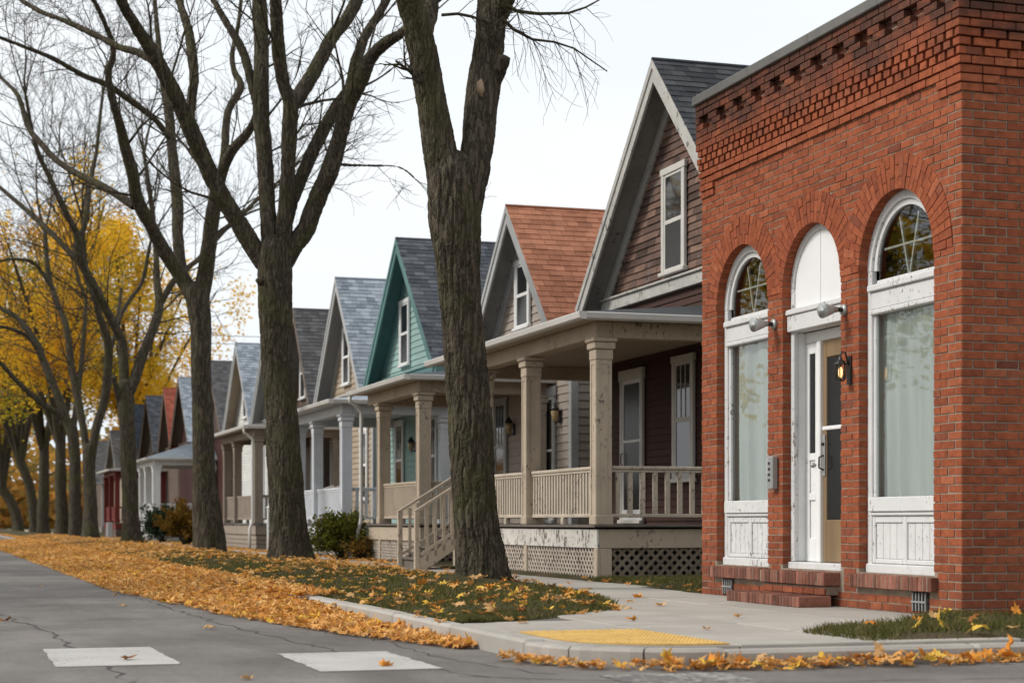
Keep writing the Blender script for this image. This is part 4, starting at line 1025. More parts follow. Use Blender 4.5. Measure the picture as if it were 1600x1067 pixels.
def bark_tube(path, sides, amp=0., seed=0, flare=0., ground=None):
    """dense tube with furrowed bark pressed into the surface; returns V, F"""
    c, r = path[:, :3], path[:, 3]; t, A, Bv = frames(c); n = len(c)
    w = np.linspace(0, 2*np.pi, sides, endpoint=False)
    dirs = A[:, None, :]*np.cos(w)[None, :, None]+Bv[:, None, :]*np.sin(w)[None, :, None]
    R = np.repeat(r[:, None], sides, 1)
    base = c[:, None, :]+dirs*R[:, :, None]
    s = np.concatenate([[0], np.cumsum(np.linalg.norm(np.diff(c, axis=0), axis=1))])
    lump = vnoise(base*np.array([2.2, 2.2, 1.1])+seed)-.5+.5*(vnoise(base*np.array([6, 6, 2.5])+seed+9)-.5)
    R = R*(1+.20*lump)
    if flare:
        k = np.exp(-s/.30)[:, None]; R = R*(1+flare*k*(1+.55*np.sin(w*4+seed)[None, :]+.3*np.sin(w*7+1+seed)[None, :]))
    if amp:
        q = base*np.array([1, 1, .17]); q = q+.035*(vnoise(base*np.array([7, 7, 3])+seed+3)-.5)[..., None]
        f1 = np.abs(vnoise(q*15+seed)-.5)*2; f2 = np.abs(vnoise(q*np.array([33, 33, 60])+seed+5)-.5)*2
        fur = np.minimum(1, f1/.33)**.8*.75+np.minimum(1, f2/.4)*.25
        R = R+amp*(fur-.75)+amp*.35*(vnoise(base*70+seed)-.5)
    V = (c[:, None, :]+dirs*R[:, :, None]).reshape(-1, 3)
    i = np.arange(n-1)[:, None]*sides; k = np.arange(sides)[None, :]; k2 = (k+1) % sides
    F = np.stack([i+k, i+k2, i+sides+k2, i+sides+k], -1).reshape(-1, 4)
    return V, F
class Twigs:
    """collects many thin branches and turns them into one mesh"""
    def __init__(s): s.d = {}
    def add(s, pts, r0, r1, sides): s.d.setdefault((len(pts), sides), []).append((pts, r0, r1))
    def arrays(s):
        VV, FF, k0 = [], [], 0
        for (n, sides), L in s.d.items():
            C = np.array([l[0] for l in L], dtype=float); r0 = np.array([l[1] for l in L]); r1 = np.array([l[2] for l in L]); m = len(L)
            t = np.gradient(C, axis=1); t /= np.linalg.norm(t, axis=2)[..., None]+1e-9
            ref = np.where(np.abs(t[..., 2:3]) < .9, np.array([0, 0, 1.0]), np.array([1.0, 0, 0])); A = np.cross(t, ref); A /= np.linalg.norm(A, axis=2)[..., None]+1e-9; Bv = np.cross(t, A)
            w = np.linspace(0, 2*np.pi, sides, endpoint=False); R = r0[:, None]+(r1-r0)[:, None]*np.linspace(0, 1, n)[None, :]
            V = C[:, :, None, :]+(A[:, :, None, :]*np.cos(w)[:, None]+Bv[:, :, None, :]*np.sin(w)[:, None])*R[:, :, None, None]
            VV.append(V.reshape(-1, 3)); b = np.arange(m)[:, None, None]*n*sides; i = np.arange(n-1)[None, :, None]*sides; k = np.arange(sides)[None, None, :]; k2 = (k+1) % sides
            FF.append(np.stack(np.broadcast_arrays(b+i+k, b+i+k2, b+i+sides+k2, b+i+sides+k), -1).reshape(-1, 4)+k0); k0 += m*n*sides
        return np.vstack(VV), np.vstack(FF)
def rdir(d, ang):
    """unit vector at about `ang` from d, random azimuth"""
    v = rng.normal(size=3); v -= d*v.dot(d); v /= np.linalg.norm(v)+1e-9
    return d*math.cos(ang)+v*math.sin(ang)
def grow(tw, p, d, L, r, lev, tips, up=.12, wig=.22, minr=.004):
    n = 6 if lev < 2 else 5; pts = [p]; step = L/(n-1); dd = d
    for i in range(n-1):
        dd = dd+rng.normal(size=3)*wig*.5; dd[2] += up*(.6 if lev < 2 else .2); dd /= np.linalg.norm(dd); p = p+dd*step; pts.append(p)
    pts = np.array(pts); tw.add(pts, r, max(minr*.6, r*.35), 6 if r > .03 else (4 if r > .012 else 3))
    if lev >= 3 or L < .35: tips.append(pts[-1]); return
    k = rng.integers(3, 6) if lev < 2 else rng.integers(3, 6)
    for j in range(k):
        f = .25+.75*(j+rng.random())/k; i = min(n-2, int(f*(n-1))); q = pts[i]+(pts[i+1]-pts[i])*(f*(n-1)-i); dl = (pts[i+1]-pts[i]); dl /= np.linalg.norm(dl)
        grow(tw, q, rdir(dl, rng.uniform(.4, .95)), L*rng.uniform(.42, .68), max(minr, r*rng.uniform(.38, .55)), lev+1, tips, up, wig*1.1, minr)
def make_tree(name, label, depth, trunk, limbs, amp=.0, sides=48, step=.05, density=1.0, seed=1, group=None, minr=.004, spawn_len=2.2, foliage=None, flare=.30):
    """trunk and limbs are rows (u, v, width in photo pixels, depth offset) at the tree's depth"""
    def W(r, dmul=1): q = P(r[0], r[1], depth+r[3]); return (q.x, q.y, q.z, r[2]/2*(depth+r[3])/2800)
    tp = [W(r) for r in trunk]; b = tp[0]; t = thing(name, label, 'tree', (b[0], b[1], 0), group)
    tp[0] = (b[0], b[1], -.12, b[3])
    l0 = Vector(tp[-1][:3]); up = (l0-Vector(tp[-2][:3])).normalized(); rr = tp[-1][3]
    tp += [(*(l0+up*rr*.55), rr*.72), (*(l0+up*rr*.9), rr*.12)]        # rounded crotch
    sp = spline(tp, step); V, F = bark_tube(sp, sides, amp, seed, flare); link('trunk', npmesh('trunk', V, F, BARK, True), t)
    tw = Twigs(); tips = []
    for L in limbs:
        lp = spline([W(r) for r in L], step*1.3); e = lp[-1, :3]-lp[-2, :3]; e /= np.linalg.norm(e)+1e-9
        lp = np.vstack([lp, [*(lp[-1, :3]+e*lp[-1, 3]*.12), lp[-1, 3]*.05]]) if len(L) == 3 else lp; rs = max(10, int(sides*min(1, lp[0, 3]/b[3]*1.1)))
        V, F = bark_tube(lp, rs, amp*.75, seed+len(L), 0); link('limb', npmesh('limb', V, F, BARK, True), t)
        c = lp[:, :3]; s = np.concatenate([[0], np.cumsum(np.linalg.norm(np.diff(c, axis=0), axis=1))]); tot = s[-1]
        if len(L) == 3: continue            # a sawn stub carries nothing
        k = int(tot*1.45*density)
        for j in range(k):
            f = .22+.78*(j+rng.random())/max(1, k); i = min(len(c)-2, int(np.searchsorted(s, f*tot))); d = c[i+1]-c[i]; d /= np.linalg.norm(d)+1e-9
            r = max(minr*1.6, min(.034, lp[i, 3]*rng.uniform(.12, .28)))
            grow(tw, c[i], rdir(d, rng.uniform(.5, 1.15)), spawn_len*rng.uniform(.5, 1.25)*(.55+.45*f), r, 1, tips, .10, .22, minr)
        d = c[-1]-c[-3]; d /= np.linalg.norm(d)          # the limb goes on as a crown of branches
        for j in range(3): grow(tw, c[-1], rdir(d, rng.uniform(.1, .5)), min(spawn_len*1.7, .4+lp[-1, 3]*45)*rng.uniform(.8, 1.3), lp[-1, 3]*(.85 if j == 0 else .6), 0, tips, .10, .2, minr)
    if tw.d:
        V, F = tw.arrays(); link('crown', npmesh('crown', V, F, BARK, True), t)
    if foliage: leaf_cloud('foliage', t, foliage[1], tips, foliage[0], foliage[2])
    return t
def leaf_quads(c, size, flat=.5):
    """folded leaf quads round the points c"""
    n = len(c); a = rng.normal(size=(n, 3)); a[:, 2] *= flat; a /= np.linalg.norm(a, axis=1)[:, None]; b = rng.normal(size=(n, 3)); b -= a*(a*b).sum(1)[:, None]; b /= np.linalg.norm(b, axis=1)[:, None]
    nn = np.cross(a, b); s = size*rng.uniform(.6, 1.3, size=(n, 1))
    V = np.stack([c-a*s*.5, c+b*s*.42+nn*s*.12, c+a*s*.55, c-b*s*.42+nn*s*.12], 1).reshape(-1, 3)
    k = np.arange(n)[:, None]*4; return V, k+np.array([[0, 1, 2, 3]])
def leaf_cloud(name, par, m, tips, n, spread, size=.17):
    tips = np.array(tips); i = rng.integers(0, len(tips), n); c = tips[i]+rng.normal(size=(n, 3))*spread
    V, F = leaf_quads(c, size); return tag(link(name, npmesh(name, V, F, m), par), kind='stuff')

# tree beside the brown porch
T1 = [[(757, 926, 86, 0), (752, 880, 76, 0), (743, 800, 71, 0), (736, 700, 69, 0), (729, 600, 67, 0), (722, 500, 63, 0), (719, 420, 67, 0), (713, 350, 80, 0), (711, 300, 82, 0), (711, 268, 76, 0)]]
L1 = [[(706, 370, 50, 0), (698, 300, 56, 0), (687, 234, 53, -.05), (675, 164, 47, -.1), (662, 94, 46, -.2), (650, 40, 44, -.3), (632, -20, 36, -.5), (605, -110, 30, -.9), (570, -230, 22, -1.4)],
      [(656, 70, 32, -.2), (667, 20, 34, .05), (672, -60, 30, .5), (680, -200, 24, 1.2), (700, -330, 16, 1.9)],
      [(720, 370, 46, 0), (733, 300, 54, .05), (745, 234, 52, .1), (752, 164, 51, .2), (760, 94, 47, .3), (767, 28, 45, .4), (764, -60, 36, .7), (750, -200, 28, 1.4), (735, -330, 18, 2.0)],
      [(768, 50, 26, .4), (788, 0, 30, .2), (812, -70, 26, -.2), (850, -200, 20, -.8), (880, -300, 13, -1.3)],
      [(765, 140, 24, .3), (780, 112, 20, .15), (789, 90, 19, .05)]]
make_tree('street_tree', 'nearest large bare tree forking in two, deeply furrowed bark, beside wooden porch steps', 20.75, T1[0], L1, .030, 260, .011, .5, 1, 'bare street trees on the verge', .004, 1.7)
t1 = bpy.data.objects['street_tree']
tw = Twigs(); tips = []
for pts in ([(790, 8, 7), (808, 18, 5), (841, 22, 4.5), (888, 21, 4), (915, 12, 3), (937, 0, 2.5)], [(786, 30, 6), (802, 46, 4.5), (832, 62, 4), (866, 66, 3.5), (897, 76, 3), (949, 112, 2)], [(690, 24, 5), (715, 22, 4.5), (735, 26, 4), (748, 30, 4), (756, 33, 4), (762, 36, 4)]):
    c = np.array([P(u, v, 20.7+.05*i) for i, (u, v, w) in enumerate(pts)]); tw.add(c, pts[0][2]/2*20.7/2800, pts[-1][2]/2*20.7/2800, 6)
    for j in range(10):
        i = rng.integers(1, 5); q = c[i]; d = rdir((c[i]-c[i-1])/np.linalg.norm(c[i]-c[i-1]), .9); d[2] -= .35; d /= np.linalg.norm(d); grow(tw, q, d, rng.uniform(.45, .8), .006, 2, tips, -.35, .3, .0025)
V, F = tw.arrays(); link('side_branches', npmesh('side_branches', V, F, BARK, True), t1)
sc = P(752, 138, 20.55); scar = MB().tube([sc+Vector((0, 0, .10)), sc+Vector((-.02, -.02, .05)), sc+Vector((-.015, -.02, -.03)), sc+Vector((0, 0, -.10))], [.01, .04, .045, .008], 8).build('scar', mat("bare_wood", (.28, .20, .13), .8, .25, 12), t1, True)

T2 = [(457, 884, 66, 0), (452, 840, 60, 0), (445, 740, 54, 0), (438, 640, 50, 0), (433, 540, 49, 0), (430, 470, 52, 0), (429, 420, 52, 0), (430, 385, 48, 0)]
L2 = [[(425, 420, 26, 0), (421, 360, 26, 0), (417, 300, 24, .1), (413, 236, 24, .2), (408, 177, 26, .3), (408, 118, 24, .4), (408, 59, 23, .6), (405, 0, 22, .8), (398, -120, 16, 1.4), (385, -260, 10, 2)],
      [(438, 420, 28, 0), (444, 360, 26, -.1), (449, 276, 23, -.2), (452, 205, 25, -.3), (453, 160, 24, -.4), (443, 130, 21, -.5), (435, 79, 20, -.7), (431, 0, 19, -1), (425, -140, 12, -1.7)],
      [(452, 172, 20, -.3), (468, 150, 23, -.2), (492, 110, 23, .1), (519, 59, 21, .4), (550, 16, 19, .8), (580, -50, 15, 1.3), (620, -160, 9, 2)],
      [(443, 415, 28, 0), (458, 385, 31, 0), (478, 358, 30, 0), (497, 307, 28, -.1), (517, 262, 29, -.2), (531, 212, 24, -.3), (544, 165, 25, -.5), (563, 128, 23, -.7), (579, 92, 20, -.9), (602, 68, 18, -1.2), (630, 50, 13, -1.6), (680, 5, 9, -2.2)],
      [(448, 350, 18, .1), (461, 303, 20, .2), (488, 238, 20, .4), (520, 177, 19, .6), (547, 138, 20, .8), (559, 87, 18, 1), (574, 51, 15, 1.2), (602, 5, 13, 1.6), (640, -80, 8, 2.2)],
      [(424, 425, 30, 0), (408, 405, 29, 0), (371, 346, 29, -.1), (339, 292, 27, -.3), (316, 244, 25, -.5), (299, 205, 25, -.7), (272, 146, 24, -1), (236, 79, 22, -1.4), (213, 43, 19, -1.7), (189, 0, 16, -2.1), (150, -90, 9, -2.8)],
      [(245, 100, 12, -1.3), (215, 82, 10, -1.1), (189, 75, 10, -.9), (157, 59, 9, -.6), (106, 35, 8, -.2), (59, 16, 7, .3), (0, -20, 5, .9)],
      [(296, 190, 15, -.7), (300, 150, 15, -.5), (303, 118, 15, -.3), (295, 51, 14, .1), (280, 0, 12, .5), (262, -80, 8, 1)],
      [(408, 190, 13, .3), (393, 130, 14, .5), (378, 78, 13, .8), (350, 30, 11, 1.1), (325, -15, 8, 1.5)],
      [(520, 255, 7, -.2), (542, 258, 4, 0), (580, 259, 3, .3), (625, 262, 2.2, .6), (655, 285, 1.5, .9)],
      [(418, 448, 15, -.15), (409, 438, 13, -.25), (404, 441, 12, -.3)]]
make_tree('street_tree', 'bare tree with many heavy limbs and a sawn stub before the white posted porch', 31.9, T2, L2, .028, 180, .018, 1.0, 3, 'bare street trees on the verge', .0045, 2.0)
T3 = [(330, 870, 50, 0), (325, 820, 44, 0), (319, 740, 37, 0), (316, 640, 33, 0), (314, 579, 30, 0), (314, 523, 32, 0), (311, 485, 36, 0), (306, 455, 36, 0)]
L3 = [[(304, 470, 22, 0), (290, 443, 24, 0), (272, 417, 23, -.1), (252, 385, 22, -.3), (233, 349, 21, -.6), (215, 312, 19, -.9), (208, 273, 18, -1.2), (195, 228, 17, -1.5), (188, 198, 15, -1.7), (177, 160, 12, -2), (169, 118, 11, -2.2), (177, 79, 10, -2.4), (160, 28, 8, -2.8), (130, -30, 6, -3.2)],
      [(210, 322, 13, -.8), (169, 296, 12, -.4), (135, 279, 11, 0), (104, 262, 10, .4), (82, 245, 10, .7), (62, 222, 9, 1), (45, 200, 8, 1.3), (28, 150, 7, 1.7), (0, 120, 5, 2.2)],
      [(297, 455, 18, 0), (284, 420, 18, .2), (278, 368, 17, .5), (277, 315, 17, .8), (269, 236, 16, 1.2), (264, 177, 15, 1.5), (257, 130, 12, 1.8), (248, 70, 9, 2.2), (240, -20, 6, 2.8)],
      [(264, 215, 9, 1.2), (245, 190, 10, 1), (220, 169, 10, .7), (169, 134, 9, .2), (130, 118, 8, -.2), (79, 90, 7, -.7), (0, 59, 5, -1.4)],
      [(314, 470, 26, 0), (320, 433, 25, 0), (325, 396, 25, -.2), (331, 345, 24, -.4), (337, 310, 22, -.6), (345, 276, 18, -.8), (361, 238, 16, -1.1), (388, 206, 13, -1.4), (402, 170, 9, -1.8), (415, 80, 6, -2.5)],
      [(344, 280, 13, -.8), (351, 236, 13, -.6), (356, 177, 12, -.3), (376, 136, 11, 0), (366, 112, 9, .2), (363, 84, 8, .4), (372, 40, 7, .7), (380, -30, 5, 1.2)],
      [(331, 372, 9, -.3), (355, 355, 8, 0), (378, 335, 7, .4), (404, 310, 6, .9)]]
make_tree('street_tree', 'bare tree with slim bent trunk before the taupe porch, limbs fanning wide', 41.4, T3, L3, .020, 100, .03, 1.2, 5, 'bare street trees on the verge', .005, 2.4)
T4 = [(207, 853, 33, 0), (204, 800, 26, 0), (201, 720, 24, 0), (198, 660, 24, 0), (196, 621, 25, 0), (196, 600, 24, 0)]
L4 = [[(194, 625, 15, 0), (194, 580, 15, 0), (191, 537, 14, 0), (182, 514, 14, -.2), (165, 483, 14, -.5), (145, 444, 14, -.9), (125, 405, 14, -1.2), (121, 369, 12, -1.5), (104, 335, 10, -1.8), (79, 281, 8, -2.2), (56, 228, 7, -2.7), (40, 150, 5, -3.3)],
      [(121, 385, 8, -1.3), (135, 340, 9, -1), (138, 298, 8, -.6), (150, 240, 6, 0), (160, 150, 5, .6)],
      [(124, 408, 9, -1.2), (100, 385, 9, -.9), (76, 360, 8, -.6), (36, 324, 7, 0), (0, 293, 6, .5)],
      [(198, 625, 16, 0), (208, 598, 17, 0), (224, 551, 16, .2), (241, 509, 16, .4), (249, 475, 14, .6), (245, 438, 11, .9), (244, 396, 9, 1.2), (238, 330, 8, 1.6), (225, 240, 6, 2.2)],
      [(248, 482, 10, .6), (266, 447, 10, .8), (285, 425, 9, 1), (310, 405, 8, 1.3), (340, 372, 7, 1.6), (365, 345, 5, 2)],
      [(182, 516, 7, -.2), (190, 490, 7, .2), (205, 465, 7, .6), (222, 440, 6, 1), (235, 380, 5, 1.5)],
      [(190, 640, 12, 0), (181, 605, 8, -.3), (178, 588, 8, -.5)]]
make_tree('street_tree', 'bare tree whose trunk splits into a V near the white hipped porch', 58, T4, L4, .014, 56, .06, 1.3, 7, 'bare street trees on the verge', .007, 3.2)
T5 = [(142, 845, 27, 0), (141, 790, 22, 0), (139, 740, 20, 0), (140, 700, 20, 0)]
L5 = [[(142, 720, 14, 0), (150, 670, 14, 0), (163, 625, 14, 0), (169, 569, 13, -.2), (169, 535, 12, -.4), (157, 498, 11, -.8), (149, 470, 9, -1.2), (135, 420, 7, -1.8), (128, 340, 5, -2.5)],
      [(139, 720, 12, 0), (132, 680, 12, .2), (122, 625, 12, .5), (111, 569, 11, .8), (104, 512, 10, 1.1), (88, 470, 9, 1.5), (76, 428, 8, 1.9), (70, 360, 6, 2.5)],
      [(85, 455, 6, 1.6), (55, 413, 6, 1.2), (25, 405, 5, .6), (0, 408, 4, 0)], [(168, 560, 7, -.2), (180, 520, 6, .4), (190, 450, 5, 1.2)]]
make_tree('street_tree', 'slim bare tree in the close pair standing before yellow foliage, limbs leaning to the houses', 74.3, T5, L5, .01, 36, .1, 1.5, 9, 'bare street trees on the verge', .008, 3.6)
T6 = [(118, 842, 22, 0), (117, 790, 19, 0), (117, 730, 18, 0), (115, 690, 18, 0), (112, 667, 17, 0)]
L6 = [[(112, 680, 14, 0), (93, 625, 13, 0), (70, 569, 12, .2), (56, 535, 11, .5), (28, 498, 9, .9), (0, 481, 7, 1.3)], [(100, 655, 9, 0), (90, 645, 9, -.2), (65, 630, 9, -.6), (28, 597, 8, -1.2), (0, 566, 6, -1.8)],
      [(70, 572, 7, .2), (48, 530, 7, -.2), (20, 515, 6, -.6), (0, 510, 5, -1)], [(113, 680, 10, 0), (120, 630, 9, .5), (128, 560, 8, 1), (135, 470, 6, 1.6)]]
make_tree('street_tree', 'bare tree in the close pair with low limbs reaching over the road', 82, T6, L6, .01, 32, .1, 1.5, 11, 'bare street trees on the verge', .008, 3.6)
# leafy trees farther down the street and in the back yards
def leafy_tree(x, y, h, r, m, label, nleaf, lean=0, size=.19, trunk_r=.36, name='autumn_tree'):
    t = thing(name, label, 'tree', (x, y, 0), 'autumn trees down the street'); fork = h*U(.22, .3)
    sp = spline([(x, y, -.15, trunk_r*1.25), (x+U(-.1, .1), y, .6, trunk_r), (x+lean*.3, y, fork*.6, trunk_r*.85), (x+lean, y, fork, trunk_r*.8)], .3)
    V, F = bark_tube(sp, 16, .01, U(0, 50), .2); link('trunk', npmesh('trunk', V, F, BARK, True), t); tw = Twigs(); tips = []
    for k in range(6):
        a = k*math.pi/3+U(-.4, .4); e = U(.35, .95); top = Vector((x+lean+math.cos(a)*r*e, y+math.sin(a)*r*e, fork+(h-fork)*U(.55, .92)))
        m1 = Vector((x+lean+math.cos(a)*r*e*.35, y+math.sin(a)*r*e*.35, fork+(top.z-fork)*.45))
        lp = spline([(x+lean*.9, y, fork-.5, trunk_r*.55), (*m1, trunk_r*.34), (*top, .05)], .5)
        V, F = bark_tube(lp, 8, 0, k); link('limb', npmesh('limb', V, F, BARK, True), t); c = lp[:, :3]
        for j in range(9):
            i = int(len(c)*(.25+.74*(j/9))); i = min(i, len(c)-2); d = c[i+1]-c[i]; d /= np.linalg.norm(d); grow(tw, c[i], rdir(d, U(.5, 1.2)), r*U(.28, .5), .035, 1, tips, .06, .25, .009)
    V, F = tw.arrays(); link('crown', npmesh('crown', V, F, BARK, True), t)
    tips = [q for q in tips if vnoise(np.array(q)*.45) > .42]; leaf_cloud('foliage', t, m, tips, nleaf, .42, size)
    return t
leafy_tree(11.4, 112, 20, 4.8, LEAFY, 'yellow leaved tree rising behind the farthest gabled houses', 17000)
leafy_tree(6.3, 98, 19.5, 6.2, LEAFY, 'golden street tree behind the pair of bare trunks', 18000)
leafy_tree(6.0, 108, 18, 6, LEAFG, 'green and gold street tree past the golden one', 14000)
leafy_tree(6.2, 122, 22, 7.5, LEAFO, 'orange leaved street tree overhanging the far road', 18000, -1)
leafy_tree(5.8, 138, 15, 6, LEAFG, 'dark green and gold tree where the street fades out', 9000, -1.2)
leafy_tree(6.5, 160, 16, 7, LEAFO, 'farthest orange street tree closing the street', 9000, -2, .24)
leafy_tree(15, 140, 23, 8, LEAFY, 'tall yellow tree standing behind the tan far house', 9000, 0, .24)
leafy_tree(22, 150, 15, 7, LEAFO, 'broad orange tree far behind the house row', 7000, 0, .24)
for i, (x, y, m) in enumerate(((-10, 38, LEAFY), (-11, 50, LEAFG), (-10.5, 27, LEAFG), (-10, 63, LEAFY))):
    leafy_tree(x, y, 13+i, 5, m, ('golden', 'green and gold', 'olive', 'tall golden')[i]+' tree across the street, reflected in the shop windows', 6000, 0, .22)
n = 26000; c = np.stack([rng.uniform(-60, 100, n), rng.uniform(200, 245, n), np.abs(rng.normal(0, 4.6, n))], 1); c[:, 2] *= .75+.5*vnoise(c*np.array([.08, .08, 0]))
V, F = leaf_quads(c, 1.3); tag(link('far_wood', npmesh('far_wood', V, F, LEAFM)), 'hazy mass of autumn trees closing the end of the street', 'wood', kind='stuff')

# ------------------------------------------------------------------ shrubs
def shrub(x, y, h, r, m, label, n, size, up=.5, name='shrub'):
    t = thing(name, label, 'shrub', (x, y, 0)); tw = Twigs(); tips = []
    for k in range(46):
        a = U(0, 6.28); d = np.array([math.cos(a)*U(.1, .9), math.sin(a)*U(.1, .9), U(.5, 1.2)]); d /= np.linalg.norm(d)
        grow(tw, np.array([x+U(-.1, .1)*r, y+U(-.1, .1)*r, -.02]), d*1.0, min(h, r*1.5)*U(.6, 1.0), .012, 2, tips, .12, .25, .004)
    V, F = tw.arrays(); tp = np.array(tips); link('stems', npmesh('stems', V, F, BARK, True), t)
    tp[:, 2] = np.clip(tp[:, 2], .05, h); i = rng.integers(0, len(tp), n); f = rng.random((n, 1))**.5; base = np.array([x, y, h*.25]); c = base+(tp[i]-base)*f+rng.normal(size=(n, 3))*.05; c[:, 2] = np.abs(c[:, 2])
    V, F = leaf_quads(c, size, 1.2); tag(link('foliage', npmesh('foliage', V, F, m), t), kind='stuff')
shrub(8.05, 36.6, .95, .62, SHRUBG, 'low green evergreen shrub by the downspout of the cream porch', 9000, .06)
shrub(8.3, 35.9, .45, .35, SHRUBO, 'small russet shrub at the foot of the cream porch corner', 900, .05)
shrub(8.1, 68.0, 1.7, .85, SHRUBD, 'dark spruce shrub beside the white hipped porch', 9000, .09)
shrub(8.0, 60.8, 1.55, .85, SHRUBO, 'golden brown shrub next to the dark spruce', 9000, .09)

# ------------------------------------------------------------------ fallen leaves
LOB = [(0, -.10), (.10, -.30), (.36, -.38), (.26, -.16), (.52, .02), (.30, .10), (.34, .34), (.14, .24), (0, .58), (-.14, .24), (-.34, .34), (-.30, .10), (-.52, .02), (-.26, -.16), (-.36, -.38), (-.10, -.30)]
lob = np.array(LOB)
def leaf_template(curl, sag):
    x, y = lob[:, 0], lob[:, 1]; r2 = x*x+y*y
    V = np.column_stack([x, y, curl*r2+sag*np.abs(x)+.05*np.sin(x*9+y*7)]); V = np.vstack([[0, 0, .0], V]); n = len(lob)
    return V, np.array([[0, 1+i, 1+(i+1) % n] for i in range(n)])
def crumpled(k):
    """one dry leaf: lobes of uneven length, folded along the midrib, edges curled up or under"""
    r = np.random.default_rng(100+k); l = lob*(1+r.normal(0, .13, (len(lob), 1)))*np.array([r.uniform(.75, 1.05), r.uniform(.85, 1.1)]); x, y = l[:, 0], l[:, 1]; r2 = x*x+y*y
    z = r.uniform(-.9, .9)*r2+r.uniform(-.25, .55)*np.abs(x)+r.normal(0, .055, len(l))+r.uniform(-.3, .3)*x*y
    V = np.vstack([[0, 0, r.uniform(-.04, .06)], np.column_stack([x*(1-.25*abs(r.normal())*.6), y, z])]); n = len(lob)
    return V, np.array([[0, 1+i, 1+(i+1) % n] for i in range(n)])
TEMPL = [crumpled(k) for k in range(14)]
def place_leaves(P3, size, tilt):
    """lobed leaves at points P3 with random spin and tilt"""
    VV, FF, k = [], [], 0; n = len(P3); which = rng.integers(0, len(TEMPL), n)
    for w, (TV, TF) in enumerate(TEMPL):
        p = P3[which == w]; m = len(p)
        if not m: continue
        a = rng.uniform(0, 6.28, m); tx = rng.normal(0, tilt, m); s = size*rng.uniform(.45, 1.3, m)
        ca, sa, ct, st = np.cos(a), np.sin(a), np.cos(tx), np.sin(tx)
        X = TV[None, :, 0]; Yv = TV[None, :, 1]*ct[:, None]-TV[None, :, 2]*st[:, None]; Z = TV[None, :, 1]*st[:, None]+TV[None, :, 2]*ct[:, None]
        Q = np.stack([(X*ca[:, None]-Yv*sa[:, None])*s[:, None], (X*sa[:, None]+Yv*ca[:, None])*s[:, None], Z*s[:, None]], -1); Q[:, :, 2] -= Q[:, :, 2].min(1)[:, None]
        VV.append((Q+p[:, None, :]).reshape(-1, 3)); FF.append((TF[None]+np.arange(m)[:, None, None]*len(TV)).reshape(-1, 3)+k); k += m*len(TV)
    return np.vstack(VV), np.vstack(FF)
def litter(name, pts, size, tilt, label):
    V, F = place_leaves(np.array(pts), size, tilt); return tag(link(name, npmesh(name, V, F, LITTER)), label, 'fallen leaves', kind='stuff')
pts = []
for _ in range(17500):       # drift in the gutter of the main street
    y = 12.3+(rng.random()**1.7)*75; e = rng.random(); wd = np.interp(y, [12.3, 14, 17, 24, 80], [.15, .55, 1.0, 1.5, 1.9])
    if rng.random() > .06+(y-12.3)/6.5: continue
    x = XC-.02-wd*e**1.15; h = .125*max(0, 1-e)**1.6*min(1, max(.12, (y-14.5)/6)); pts.append((x, y, -.126+rng.random()*.012+h*rng.uniform(.6, 1)))
for _ in range(6500):        # spilling over the kerb
    y = 18.5+(rng.random()**1.3)*95; pts.append((XC+rng.uniform(-.10, .34), y, .004+rng.random()*.025))
litter('gutter_leaf_drift', pts, .108, .26, 'thick drift of orange maple leaves along the street kerb')
pts = []
while len(pts) < 9500:       # leaves on the verge, thicker farther away
    y = 13.4+(rng.random()**1.35)*85; x = rng.uniform(XC+.02, verge_in(y)+.15)
    dens = np.interp(y, [13, 20, 24, 30, 40], [.05, .09, .25, .75, 1])*(1.25-.5*(x-XC)/3.3)*np.clip((vnoise(np.array([x*.9, y*.55, 3.]))-.25)*2.4, .12, 1.3)
    if rng.random() < dens: pts.append((x, y, turf_z(x, y)+.012))
litter('verge_leaf_litter', pts, .105, .25, 'orange and yellow leaves strewn over the grass verge between the trees')
pts = [(rng.uniform(8.0, 9.0), rng.uniform(18, 22.6), .012) for _ in range(40)]+[(rng.uniform(7.9, 8.5), rng.uniform(31, 90), .006) for _ in range(900)]+[(rng.uniform(7.05, 8.2), y, .004) for y in 24+rng.random(900)**.8*70]
litter('pavement_leaf_litter', pts, .11, .2, 'orange leaves scattered along the pavement edge and house fronts')
pts = []
for _ in range(800):         # row in the side street gutter
    x = XC+.5+(rng.random())*13; e = rng.random(); pts.append((x, YC-.03-.30*e**1.4, -.126+rng.random()*.035*(1.2-e)))
for _ in range(120):
    a = rng.random()*1.57; q = arcpt(RC+.05+.22*rng.random()**1.5, a); pts.append((q[0], q[1], -.126+rng.random()*.03))
litter('corner_leaf_row', pts, .095, .35, 'row of orange leaves lying in the side street gutter')
# single leaves one can pick out
LM = [npmesh('fallen_leaf', *(lambda t: (t[0]*np.array([1, 1, 1]), t[1]))(T), LITTER) for T in TEMPL]
CM = {}
for nm, c in (('yellow', (.74, .48, .09)), ('orange', (.66, .27, .05)), ('tan', (.60, .36, .16)), ('brown', (.26, .11, .04))):
    m = m_leaf(nm+'_maple_leaf', [(0, tuple(v*.85 for v in c)), (1, tuple(min(1, v*1.12) for v in c))], .2); L = []
    for T in TEMPL: L.append(npmesh('fallen_leaf', T[0], T[1], m))
    CM[nm] = L
def one_leaf(x, y, z, s, cn, where, tilt=.25):
    me = random.choice(CM[cn]); a = U(0, 6.28); M = Matrix.Translation((x, y, z)) @ Matrix.Rotation(a, 4, 'Z') @ Matrix.Rotation(random.gauss(0, tilt), 4, 'X')
    lo = min((M.to_3x3() @ (Vector(v.co)*s)).z for v in me.vertices); M = Matrix.Translation((0, 0, -lo)) @ M @ Matrix.Scale(s, 4)
    o = link('fallen_leaf', me, None, M); tag(o, f'{cn} maple leaf {where}', 'leaf', f'{cn} leaves {where}')
